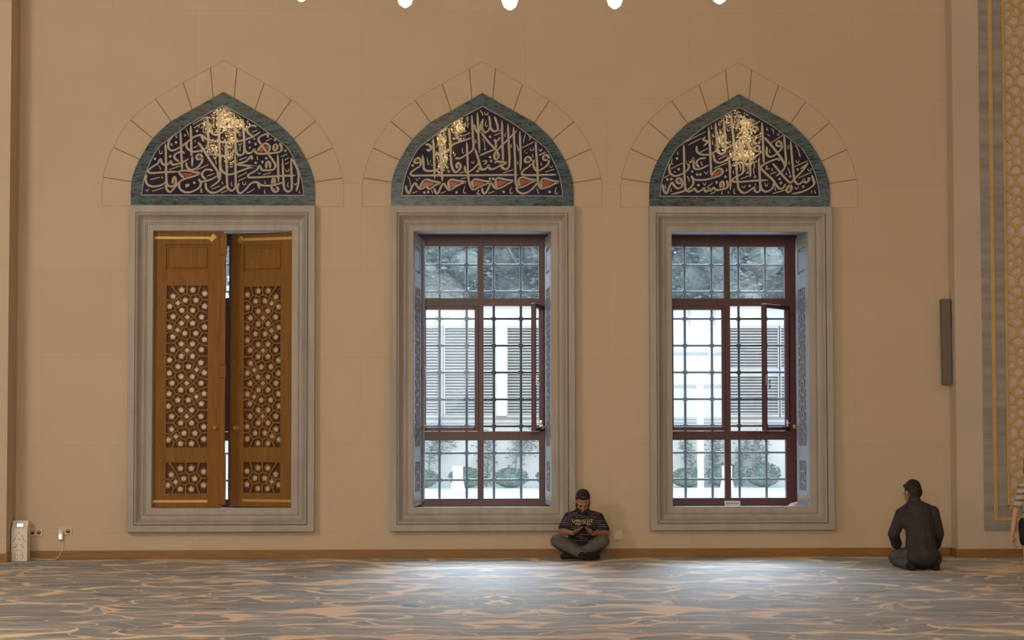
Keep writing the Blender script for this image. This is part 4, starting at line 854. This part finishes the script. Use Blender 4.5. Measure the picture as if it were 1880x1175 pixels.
# ------------------------------------------------------------------ lamps: the ring seen at the top edge, and three clusters mirrored in the tiles
def cluster(name, loc, label, positions, rods, group, bulb='bulb'):
    r = empty(name, loc, 0, label, 'chandelier', group)
    bm = B(); rods(bm); obj('hanger', bm, M['brass'], r)
    bm = B(); lathe(bm, (0, 0, 0), [(.012, -.125), (.040, -.105), (.056, -.06), (.060, 0), (.056, .05), (.035, .11), (.028, .13)], 16); b0 = obj('lamp_glass', bm, M[bulb], r)
    bm = B(); lathe(bm, (0, 0, 0), [(.032, .12), (.040, .14), (.030, .20), (.010, .24)], 12); s0 = obj('lamp_holder', bm, M['brass'], r)
    for k, p in enumerate(positions):
        for q in (b0, s0):
            o = q if k == 0 else q.copy()
            if k: COL.objects.link(o); o.parent = r
            o.location = p
    return r
RC = P(936, 18, -10.0); RR = 4.06; NB = 36
cz_ = RC.z+.125
pos = [(RR*math.sin(2*PI*k/NB), RR*math.cos(2*PI*k/NB), 0) for k in range(NB)]
def ringrods(bm):
    for k in range(72):
        a0, a1 = 2*PI*k/72, 2*PI*(k+1)/72
        tube(bm, [(RR*math.sin(a0), RR*math.cos(a0), .27), (RR*math.sin(a1), RR*math.cos(a1), .27)], .035, 6, cap=False)
    for k in range(6):
        a0 = 2*PI*k/6; tube(bm, [(RR*math.sin(a0), RR*math.cos(a0), .27), (0, 0, 5.0)], .012, 6)
    tube(bm, [(0, 0, 5.0), (0, 0, ZC-cz_)], .02, 6)
cluster('ring_chandelier', (RC.x, -10.0-RR, cz_), 'great ring chandelier whose glowing teardrop lamps dip into the top of view', pos, ringrods, None)
for x, z, ln in ((-5.5, 8.2, 'left'), (-0.35, 8.0, 'middle'), (6.5, 8.1, 'right')):
    pos = [(R.uniform(-.4, .4), R.uniform(-.3, .3), R.uniform(-.5, .6)) for _ in range(11)]
    def rods(bm, pos=pos, z=z):
        for p in pos: tube(bm, [(p[0], p[1], p[2]+.2), (p[0]*.3, p[1]*.3, 1.4)], .008, 5)
        tube(bm, [(0, 0, 1.3), (0, 0, ZC-z)], .02, 6)
    cluster('cluster_chandelier', (x, -24.6, z), 'glowing cluster chandelier mirrored as amber glints in the %s tile panel' % ln, pos, rods, 'cluster chandeliers mirrored in the tiles', 'bulb_far')
# ------------------------------------------------------------------ people
def capsule(bm, a, b_, ra, rb):
    a, b_ = Vector(a), Vector(b_); n = 10; d = b_-a
    ball(bm, a, ra, 12, 8); ball(bm, b_, rb, 12, 8)
    if d.length < 1e-4: return
    tube(bm, [a, b_], [ra, rb], 12)
def ell(bm, c, r, rot=(0, 0, 0)):
    from mathutils import Euler
    mt = Matrix.Translation(Vector(c)) @ Euler(rot).to_matrix().to_4x4() @ Matrix.Diagonal((*r, 1))
    bmesh.ops.create_uvsphere(bm, u_segments=18, v_segments=12, radius=1, matrix=mt)
def blob(name, bm, m, parent, voxel=.007, smooth=6, loc=None):
    # fuses the overlapping limb volumes into one continuous skin
    if parent is not None: bmesh.ops.translate(bm, verts=bm.verts[:], vec=-parent.location)
    o = obj(name, bm, m, parent)
    md = o.modifiers.new('remesh', 'REMESH'); md.mode = 'VOXEL'; md.voxel_size = voxel
    ms = o.modifiers.new('smooth', 'SMOOTH'); ms.factor = .5; ms.iterations = smooth
    dg = bpy.context.evaluated_depsgraph_get(); dg.update()
    me = bpy.data.meshes.new_from_object(o.evaluated_get(dg)); o.modifiers.clear(); old = o.data; o.data = me; bpy.data.meshes.remove(old)
    me.materials.clear(); me.materials.append(m)
    for p in me.polygons: p.use_smooth = True
    return o
def chain(bm, pts, rs):
    for k in range(len(pts)-1): capsule(bm, pts[k], pts[k+1], rs[k], rs[k+1])
def hand(bm, wrist, palm, curl, side, sc_=1.0):
    # palm from wrist towards palm centre, four unequal bent fingers and a side thumb; curl = direction the fingers bend to
    w_, p = Vector(wrist), Vector(palm); f = (p-w_).normalized(); c = Vector(curl).normalized(); sd = f.cross(c).normalized()*side
    k = sc_
    ell(bm, w_+f*.045*k, (.024*k, .024*k, .024*k))
    for j, q in enumerate((-.027, -.009, .009, .027)):
        b0 = w_+f*.02*k+sd*q*.7*k; kn = w_+f*.085*k+sd*q*k; capsule(bm, b0, kn, .013*k, .0105*k)
        L = (.036, .042, .039, .030)[j]*k
        p1 = kn+(f*.72+c*.55).normalized()*L; p2 = p1+(f*.25+c*.95).normalized()*L*.75; p3 = p2+(c*.9-f*.35).normalized()*L*.5
        chain(bm, [kn, p1, p2, p3], [.0100*k, .0092*k, .0085*k, .0075*k])
    t0 = w_+f*.025*k-sd*.020*k; t1 = t0+(f*.5-sd*.75+c*.3).normalized()*.040*k; t2 = t1+(f*.8+c*.55-sd*.05).normalized()*.032*k
    chain(bm, [t0, t1, t2], [.014*k, .0115*k, .009*k])
def head(bm, c, fwd, upv, k=1.0):
    # skull, jaw, nose, brows, ears; returns a placing function in head space (right, forward, up)
    F = Vector(fwd).normalized(); U_ = Vector(upv); U_ = (U_-F*U_.dot(F)).normalized(); Rr = F.cross(U_).normalized(); c = Vector(c)
    W = lambda x, y, z: c+Rr*x*k+F*y*k+U_*z*k
    rot = Matrix((Rr, F, U_)).transposed().to_euler()
    ell(bm, W(0, -.008, .03), (.076*k, .096*k, .098*k), rot); ell(bm, W(0, .028, -.055), (.056*k, .062*k, .066*k), rot)
    ell(bm, W(0, .058, -.098), (.030*k, .026*k, .022*k), rot)
    capsule(bm, W(0, .088, .012), W(0, .112, -.032), .010*k, .015*k)
    for s in (-1, 1):
        capsule(bm, W(s*.014, .090, .022), W(s*.052, .070, .020), .011*k, .010*k); ell(bm, W(s*.078, -.012, -.018), (.012*k, .020*k, .032*k), rot)
        ell(bm, W(s*.045, .058, -.030), (.020*k, .020*k, .018*k), rot)
    capsule(bm, W(-.018, .090, -.064), W(.018, .090, -.064), .010*k, .010*k)
    return W, rot
def eyes(W, parent, k=1.0):
    for s in (-1, 1):
        b_ = B(); ball(b_, W(s*.031, .080, -.004)-parent.location, (.011*k, .009*k, .006*k), 10, 8); obj('eye', b_, M['dark'], parent)

# --- the man sitting cross-legged against the wall, looking at his phone
root = empty('person', (P(1069, 1010, -.28).x, -.30, 0), 0, 'man in striped tee sitting cross-legged against the wall holding a phone', 'person')
pel, wai, che, nec = P(1069, 1008, -.26), P(1069, 985, -.25), P(1069.5, 956, -.24), P(1070, 939, -.27)
sL, sR = P(1044.5, 951, -.26), P(1098, 951, -.26)
eL, eR = P(1031.5, 976, -.30), P(1113, 979, -.30); wL, wR = P(1052, 979, -.53), P(1088, 979.5, -.53)
hL, hR = P(1056, 1009, -.28), P(1082, 1009, -.28); kL, kR = P(1022.5, 993, -.58), P(1107, 993, -.58)
aL, aR = P(1073, 1020, -.74), P(1063, 1018, -.64)
tL, tR = P(1096, 1021.5, -.66), P(1034, 1021, -.66)
for v in (aL, aR, tL, tR): v.z = max(v.z, .052)
bm = B()
chain(bm, [pel, wai, che, nec], [.15, .13, .14, .06])
ell(bm, P(1070, 960, -.25), (.175, .115, .11)); capsule(bm, sL, sR, .055, .055); capsule(bm, nec, P(1070, 928, -.31), .058, .056)
chain(bm, [sL, eL, wL], [.058, .042, .028]); chain(bm, [sR, eR, wR], [.058, .042, .028])
pL, pR = P(1061.5, 974, -.565), P(1079.5, 973.5, -.565)
hand(bm, wL, pL, (.55, -.35, .6), -1); hand(bm, wR, pR, (-.55, -.35, .6), 1)
chain(bm, [hL, kL, aL], [.085, .058, .040]); chain(bm, [hR, kR, aR], [.085, .058, .040])
hc = P(1070, 921, -.375)
W, rot = head(bm, hc, (-.02, -.80, -.58), (0, -.55, .83))
body = blob('body', bm, M['skin'], root, .0055, 4); eyes(W, root)
bm = B(); ell(bm, W(0, -.022, .052), (.084, .094, .090), rot); ell(bm, W(0, -.06, .0), (.080, .062, .07), rot); ell(bm, W(0, .055, .105), (.060, .035, .030), rot)
blob('hair', bm, M['hair'], root, .006, 4)
bm = B(); ell(bm, W(0, .055, -.100), (.052, .048, .034), rot)
for s in (-1, 1): capsule(bm, W(s*.066, .022, -.035), W(s*.040, .066, -.088), .014, .024)
capsule(bm, W(-.030, .094, -.052), W(.030, .094, -.052), .008, .008); blob('beard', bm, M['hair'], root, .005, 3)
bm = B(); chain(bm, [pel+Vector((0, 0, .02)), wai, che], [.165, .148, .155]); ell(bm, P(1070, 960, -.25), (.190, .130, .125)); capsule(bm, sL, sR, .066, .066); capsule(bm, che, nec-Vector((0, 0, .015)), .12, .070)
for s_ in (sL, sR): capsule(bm, nec-Vector((0, 0, .025)), s_, .062, .068)
ell(bm, P(1069, 985, -.29), (.165, .135, .12))
for s_, e_ in ((sL, eL), (sR, eR)): capsule(bm, s_, s_.lerp(e_, .74), .067, .062)
tee = blob('tee_shirt', bm, M['tee'], root, .007, 5)
bm = B(); chain(bm, [hL, kL, aL.lerp(kL, .05)], [.105, .076, .054]); chain(bm, [hR, kR, aR.lerp(kR, .05)], [.105, .076, .054]); ell(bm, pel+Vector((0, -.02, .0)), (.18, .15, .105))
tr_ = blob('trousers', bm, M['trousers'], root, .007, 5)
for a_, t_ in ((aL, tL), (aR, tR)):
    bm = B(); d = (t_-a_); h = a_-d.normalized()*.03; capsule(bm, h, t_, .046, .034); capsule(bm, a_, t_+Vector((0, -.02, -.002)), .044, .036); blob('sock', bm, M['blackcloth'], root, .006, 3)
# printed words wrapped onto the chest
def words(txt, cx_, cy_, width, parent, target, name):
    cu = bpy.data.curves.new(name, 'FONT'); cu.body = txt; cu.align_x = 'CENTER'; cu.size = .05; cu.space_character = 1.4; cu.offset = .0011
    o = bpy.data.objects.new(name, cu); COL.objects.link(o); dg = bpy.context.evaluated_depsgraph_get(); dg.update()
    me = bpy.data.meshes.new_from_object(o.evaluated_get(dg)); bpy.data.objects.remove(o)
    b_ = bmesh.new(); b_.from_mesh(me); bmesh.ops.subdivide_edges(b_, edges=[e for e in b_.edges if e.calc_length() > .008], cuts=2, use_grid_fill=False)
    xs_ = [v.co.x for v in b_.verts]; k = width/(max(xs_)-min(xs_)); c = P(cx_, cy_, -.38)
    tb = bmesh.new(); tb.from_mesh(target.data); tree = BVHTree.FromBMesh(tb)
    for v in b_.verts:
        x, z = c.x+v.co.x*k, c.z+v.co.y*k*.88
        q = Vector((x, -2, z))-root.location; hit = tree.ray_cast(q, Vector((0, 1, 0)))
        v.co = (hit[0]+Vector((0, -.004, 0))) if hit[0] is not None else Vector((x, -.40, z))-root.location
    tb.free(); me2 = bpy.data.meshes.new(name); b_.to_mesh(me2); b_.free(); me2.materials.append(M['print'])
    oo = bpy.data.objects.new(name, me2); COL.objects.link(oo); oo.parent = parent; return oo
words('UNIQUE', 1069.5, 958.6, .228, tee, tee, 'chest_print'); words('FEATURE', 1070.5, 963.9, .172, tee, tee, 'chest_print')
ph = (pL+pR)/2+Vector((0, -.030, .030))
o = empty('phone', ph, 0, 'dark smartphone held in both hands by the seated man', 'phone')
bm = B(); box(bm, -.036, .036, -.005, .005, -.070, .070, bev=.004); q = obj('case', bm, M['dark'], o); q.rotation_euler = (math.radians(52), 0, 0)
bm = B(); box(bm, -.033, .033, .0045, .006, -.064, .064); q = obj('screen', bm, mat('phone_screen', (.05, .06, .07), .1), o); q.rotation_euler = (math.radians(52), 0, 0)

# --- the man kneeling, seen from behind
root = empty('person', (P(1688, 1030, -2.15).x, -2.15, 0), 0, 'man kneeling with his back turned, in a long dark shirt with rolled sleeves', 'person')
Y0 = -2.18
pel, wai, che, nec = P(1691, 1012, Y0), P(1690, 985, Y0+.03), P(1686, 948, Y0+.08), P(1679, 921, Y0+.14)
sL, sR = P(1656, 944, Y0+.10), P(1712, 941, Y0+.07)
eL, eR = P(1640.5, 980, Y0+.12), P(1723, 980, Y0+.08); wL, wR = P(1648, 1005, Y0+.34), P(1716, 1006, Y0+.34)
hL, hR = P(1676, 1020, Y0+.02), P(1706, 1020, Y0+.02)
kL, kR = G(1646, 1041, 0), G(1722, 1041, 0)
kL = Vector((P(1648, 1030, Y0+.42).x, Y0+.40, .085)); kR = Vector((P(1716, 1030, Y0+.45).x, Y0+.46, .085))
aL = Vector((P(1668, 1040, Y0).x, Y0-.03, .055)); aR = Vector((P(1712, 1040, Y0).x, Y0-.03, .055))
bm = B()
chain(bm, [pel, wai, che, nec], [.15, .135, .14, .06]); ell(bm, P(1686, 954, Y0+.08), (.165, .11, .12)); capsule(bm, sL, sR, .055, .055)
hc = P(1674.5, 905.5, Y0+.235); capsule(bm, nec, hc+Vector((.01, -.04, -.06)), .058, .056)
chain(bm, [sL, eL, wL], [.055, .042, .03]); chain(bm, [sR, eR, wR], [.055, .042, .03])
hand(bm, wL, wL+Vector((.03, .10, -.06)), (0, .3, -1), -1); hand(bm, wR, wR+Vector((-.03, .10, -.06)), (0, .3, -1), 1)
chain(bm, [hL, kL, aL], [.095, .065, .045]); chain(bm, [hR, kR, aR], [.095, .065, .045])
for a_ in (aL, aR): chain(bm, [a_, a_+Vector((0, -.10, -.015)), a_+Vector((0, -.16, -.02))], [.04, .036, .028])
W, rot = head(bm, hc, (-.38, .80, -.45), (-.05, .45, .90))
blob('body', bm, M['skin'], root, .0065, 4); eyes(W, root)
bm = B(); ell(bm, W(0, -.030, .048), (.088, .094, .094), rot); ell(bm, W(0, -.066, -.006), (.078, .056, .082), rot); ell(bm, W(0, .045, .105), (.06, .04, .03), rot)
blob('hair', bm, M['hair'], root, .0065, 4)
bm = B(); chain(bm, [pel+Vector((0, -.01, -.03)), pel, wai, che], [.165, .172, .155, .16]); ell(bm, P(1686, 956, Y0+.08), (.195, .135, .14)); capsule(bm, sL, sR, .068, .068); capsule(bm, che, nec+Vector((0, 0, -.01)), .12, .070); capsule(bm, nec, nec+Vector((-.003, .006, .012)), .071, .066)
for s_ in (sL, sR): capsule(bm, nec-Vector((0, 0, .03)), s_, .066, .070)
ell(bm, pel+Vector((.01, -.06, -.045)), (.182, .13, .13))
for s_, e_, w_ in ((sL, eL, wL), (sR, eR, wR)): chain(bm, [s_, e_, e_.lerp(w_, .72)], [.074, .062, .054]); capsule(bm, e_.lerp(w_, .62), e_.lerp(w_, .72), .060, .060)
blob('shirt', bm, M['shirt'], root, .007, 4)
bm = B(); chain(bm, [hL, kL, aL], [.115, .085, .062]); chain(bm, [hR, kR, aR], [.112, .085, .062]); capsule(bm, hL, kL+Vector((-.02, 0, .02)), .11, .085); ell(bm, pel+Vector((0, 0, -.03)), (.165, .13, .11))
blob('trousers', bm, M['trousers_dark'], root, .007, 4)
for a_ in (aL, aR):
    bm = B(); chain(bm, [a_, a_+Vector((0, -.10, -.013)), a_+Vector((0, -.165, -.020))], [.048, .043, .034]); blob('sock', bm, M['blackcloth'], root, .006, 3)

# --- the walker cut by the right edge of the photograph
Y0 = -4.9; X0 = P(1897, 960, Y0).x; sc1 = (P(1897, 885, Y0).z)/1.0
root = empty('person', (X0, Y0, 0), 0, 'child in a pale striped tee and dark shorts walking at the right edge', 'person')
V = lambda x, y, z: Vector((X0+x, Y0+y, z))
sh = .945; hpz = .60
sL, sR = P(1877, 897, Y0), V(.115, .03, sh-.02); sL.y = Y0-.01
eL = P(1863.5, 945, Y0-.02); wL = P(1858.5, 982, Y0-.05); eR, wR = V(.15, .06, .70), V(.13, -.02, .52)
hL, hR = V(-.055, 0, hpz), V(.055, 0, hpz); kL, kR = V(-.062, -.05, .33), V(.06, .09, .33); aL, aR = V(-.078, -.02, .065), V(.06, .22, .09)
bm = B(); chain(bm, [V(0, 0, .60), V(0, 0, .72), V(0, 0, .86), V(0, .0, .97)], [.085, .082, .088, .04]); capsule(bm, sL, sR, .038, .038); capsule(bm, V(0, 0, .97), V(0, .01, 1.02), .036, .036)
chain(bm, [sL, eL, wL], [.036, .027, .020]); chain(bm, [sR, eR, wR], [.036, .027, .020])
hand(bm, wL, wL+Vector((-.004, -.02, -.06)), (.5, -.6, -.3), 1, .82); hand(bm, wR, wR+Vector((0, -.02, -.06)), (-.5, -.6, -.3), -1, .82)
chain(bm, [hL, kL, aL], [.070, .046, .030]); chain(bm, [hR, kR, aR], [.070, .046, .030])
for a_, dy in ((aL, -1), (aR, -1)): chain(bm, [a_+Vector((0, .03, -.03)), a_+Vector((0, -.06, -.038)), a_+Vector((0, -.12, -.042))], [.030, .026, .020])
W, rot = head(bm, V(.01, -.01, 1.115), (.35, -.9, -.08), (0, 0, 1), .92)
blob('body', bm, M['skin_fair'], root, .0055, 4); eyes(W, root, .9)
bm = B(); ell(bm, W(0, -.025, .045), (.080, .092, .090), rot); ell(bm, W(0, -.058, -.02), (.074, .052, .08), rot); blob('hair', bm, M['hair_fair'], root, .006, 4)
bm = B(); chain(bm, [V(0, 0, .60), V(0, 0, .74), V(0, 0, .86)], [.112, .102, .104]); capsule(bm, sL, sR, .052, .052); capsule(bm, V(0, 0, .86), V(0, 0, .955), .085, .05)
for s_, e_ in ((sL, eL), (sR, eR)): capsule(bm, s_, s_.lerp(e_, .62), .052, .044)
blob('tee_shirt', bm, M['tee_pale'], root, .006, 4)
bm = B(); capsule(bm, V(-.03, 0, .575), V(.03, 0, .575), .105, .105); capsule(bm, hL, hL.lerp(kL, .5), .084, .078); capsule(bm, hR, hR.lerp(kR, .5), .084, .078); blob('shorts', bm, M['blackcloth'], root, .006, 4)
